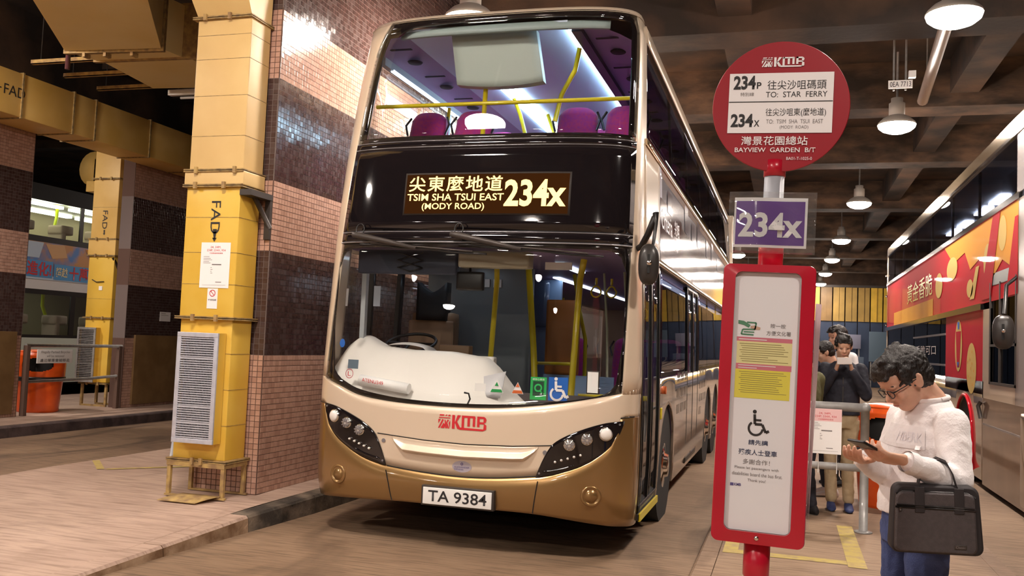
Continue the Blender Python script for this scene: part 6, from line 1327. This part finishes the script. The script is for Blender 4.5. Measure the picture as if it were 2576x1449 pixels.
J['knees'] = [G(.06, .055, .49), G(.02, -.10, .49)]; J['ankles'] = [G(.03, .075, .09), G(.0, -.085, .09)]
mj, P, FR, S_ = figure('young man in dark jacket and khaki trousers holding a phone to his face', J, (0, -1, 0), (.08, -1, -.28), (navy, khaki, mat('navy_shoe', (.02, .035, .12), .6)), .925, .006, 1, sl=1.05,
    hands=[(G(.205, .07, 1.385), (-.2, -.42, .75), (-.9, .1, 0), (.6, .8, .6), -1, .5), (G(.205, -.07, 1.375), (.2, -.42, .75), (.9, .1, 0), (.6, .8, .6), 1, .5)])
mb, _ = slab('p', G(.285, .0, 1.46), (1, -.1, .05), (0, -.95, .3), .125, .064, .009, None); t = thing('phone', 'white phone held sideways before the mouth of the man in the dark jacket', 'phone', G(.285, 0, 1.46)); wobj(mb, 'phone_body', mat('phone_silver', (.62, .55, .52), .3), t)
wobj(MB().box(*[v for v in (.49 - .004, .49 + .004)], 8.92 - .125, 8.92 - .115, 1.0, 1.35), 'jacket_zip', MT['dgrey'], mj)
# ---- man in profile at left, behind ----
dtop = mat('black_top', (.012, .010, .012), .8); dpants = mat('dark_trousers', (.02, .02, .03), .8); wshoe = mat('white_shoe', (.62, .55, .52), .6)
G, J = stand(.42, 9.75, (-1, -.25, 0), .90); J['head'] = G(.07, 0, 1.575)
figure('man in black looking down in profile, left of the man in the dark jacket', J, (-1, -.25, 0), (-1, -.25, -.45), (dtop, dpants, wshoe), .90, .008, 0, hands=[(J['wrists'][0], (-.9, -.4, .2), (0, .3, .9), (.5, .6, .5), 1, .5), (J['wrists'][1], (-.9, -.2, .2), (0, .3, .9), (.5, .6, .5), -1, .5)])
G, J = stand(.565, 10.6, (-.9, -.6, 0), 1.0); J['wrists'] = [G(.06, .26, .86), G(.06, -.26, .86)]; J['elbows'] = [G(-.03, .23, 1.1), G(-.03, -.23, 1.1)]
J['head'] = G(.05, 0, 1.59)
figure('taller man with a white collar half hidden behind the man in the dark jacket', J, (-.9, -.6, 0), (-.9, -.6, -.15), (mat('white_shirt', (.7, .68, .68), .8), dpants, dtop), 1.0, .008, 1, hands=[(J['wrists'][0], (0, 0, -1), (.5, .2, 0), (.3, .3, .3), 1, .4), (J['wrists'][1], (0, 0, -1), (-.5, .2, 0), (.3, .3, .3), -1, .4)])
G, J = stand(.175, 8.45, (-.8, .6, 0), .86)
figure('person in an olive jacket mostly hidden behind the red notice case', J, (-.8, .6, 0), (-.8, .6, -.4), (mat('olive_jacket', (.13, .12, .05), .8), dpants, dtop), .86, .009, 0, sl=1.15, hands=[(J['wrists'][0], (-.9, .3, .2), (0, .3, .9), (.5, .6, .5), 1, .5), (J['wrists'][1], (-.9, .2, .2), (0, .3, .9), (.5, .6, .5), -1, .5)])
# dark shoes/bench behind are part of the platform clutter
# ================= TILES (small pieces last) =================
P_ = .0478; TG = .0036; TH = .0028
def tile_mesh(name, ax, m):
    """one tile proud of the grout; ax = outward axis"""
    h = (P_ - TG) / 2; b = .0012; vs = []
    for (s, d) in ((h, 0), (h - b, TH)):
        for (a, c) in ((-s, -s), (s, -s), (s, s), (-s, s)): vs.append((d, a, c) if ax == 'x' else (a, -d, c))
    me = bpy.data.meshes.new(name); fs = [(4, 5, 6, 7)] + [(i, (i + 1) % 4, (i + 1) % 4 + 4, i + 4) for i in range(4)]
    if ax == 'y': pass
    me.from_pydata(vs, [], fs); me.update(); me.shade_flat(); me.materials.append(m); return me
def tiles(parent, faces, near, label=None):
    """faces: (axis, fixed, a0, a1, z0, z1, holes). Nearest `near` tiles become parts, the rest one stuff part"""
    L = []; rnd = random.Random(11)
    for ax, fx, a0, a1, z0, z1, holes in faces:
        na = max(1, int(round((a1 - a0) / P_))); pa = (a1 - a0) / na; nz = int((z1 - z0) / P_)
        for i in range(na):
            a = a0 + (i + .5) * pa
            for j in range(nz):
                z = z0 + (j + .5) * P_
                if any(h[0] < a < h[1] and h[2] < z < h[3] for h in holes): continue
                p = (fx, a, z) if ax == 'x' else (a, fx, z)
                L.append(((p[0] ** 2 + p[1] ** 2 + (z - 1.55) ** 2) + (60 if (ax == 'y' and a < -4.44) else 0), ax, p, band(z), rnd.random()))
    L.sort(key=lambda r: r[0])
    ms = {(ax, c, k): tile_mesh('tile', ax, MT[n]) for ax in 'xy' for c, k, n in (('p', 0, 'pink'), ('p', 1, 'pink2'), ('b', 0, 'brown'), ('b', 1, 'brown2'))}
    par_inv = parent.matrix_basis.inverted()
    for r in L[:near]:
        o = bpy.data.objects.new('tile', ms[(r[1], r[3], 1 if r[4] < .3 else 0)]); COL.objects.link(o); o.parent = parent; o.location = r[2]
    rest = L[near:]
    if rest:
        h = (P_ - TG) / 2; b = .0012; N = len(rest); base = {}
        for ax in 'xy':
            vs = []
            for (s, d) in ((h, 0), (h - b, TH)):
                for (a, c) in ((-s, -s), (s, -s), (s, s), (-s, s)): vs.append((d, a, c) if ax == 'x' else (a, -d, c))
            base[ax] = np.array(vs)
        V_ = np.concatenate([base[r[1]] + np.array(r[2]) for r in rest]); fb = np.array([(4, 5, 6, 7)] + [(i, (i + 1) % 4, (i + 1) % 4 + 4, i + 4) for i in range(4)])
        # tiny random tilt of each tile so highlights break up
        rs = np.random.RandomState(4)
        for k in range(N):
            ax = 0 if rest[k][1] == 'x' else 1; sg = 1 if ax == 0 else -1
            V_[k * 8 + 4:k * 8 + 8, ax] += sg * np.array([-1, 1, 1, -1]) * rs.normal(0, .00022) + sg * np.array([-1, -1, 1, 1]) * rs.normal(0, .00022)
        F_ = (fb[None] + (np.arange(N) * 8)[:, None, None]).reshape(-1, 4)
        me = bpy.data.meshes.new('tile_field'); me.vertices.add(N * 8); me.vertices.foreach_set('co', V_.ravel()); me.loops.add(N * 20); me.loops.foreach_set('vertex_index', F_.ravel())
        me.polygons.add(N * 5); me.polygons.foreach_set('loop_start', np.arange(0, N * 20, 4)); me.polygons.foreach_set('loop_total', np.full(N * 5, 4))
        idx = {('p', 0): 0, ('p', 1): 1, ('b', 0): 2, ('b', 1): 3}
        for n in ('pink', 'pink2', 'brown', 'brown2'): me.materials.append(MT[n])
        me.polygons.foreach_set('material_index', np.repeat([idx[(r[3], 1 if r[4] < .3 else 0)] for r in rest], 5)); me.update(); me.validate(); me.shade_flat()
        o = link('tile_field', me, None, kind='stuff'); o.parent = parent
tiles(wall_mid, [('x', -4.335, 6.99, 15.0, .15, 6.1, ()), ('y', 6.985, -4.985, -4.34, .15, 4.9, ())], 300)
tiles(wall_left, [('x', -10.856, 9.7, 10.89, .15, 4.46, ((7, 10.74, .2, 1.38),)), ('x', -10.856, 13.11, 16.5, .15, 4.46, ((13.38, 17.5, .22, 1.38),))], 300)
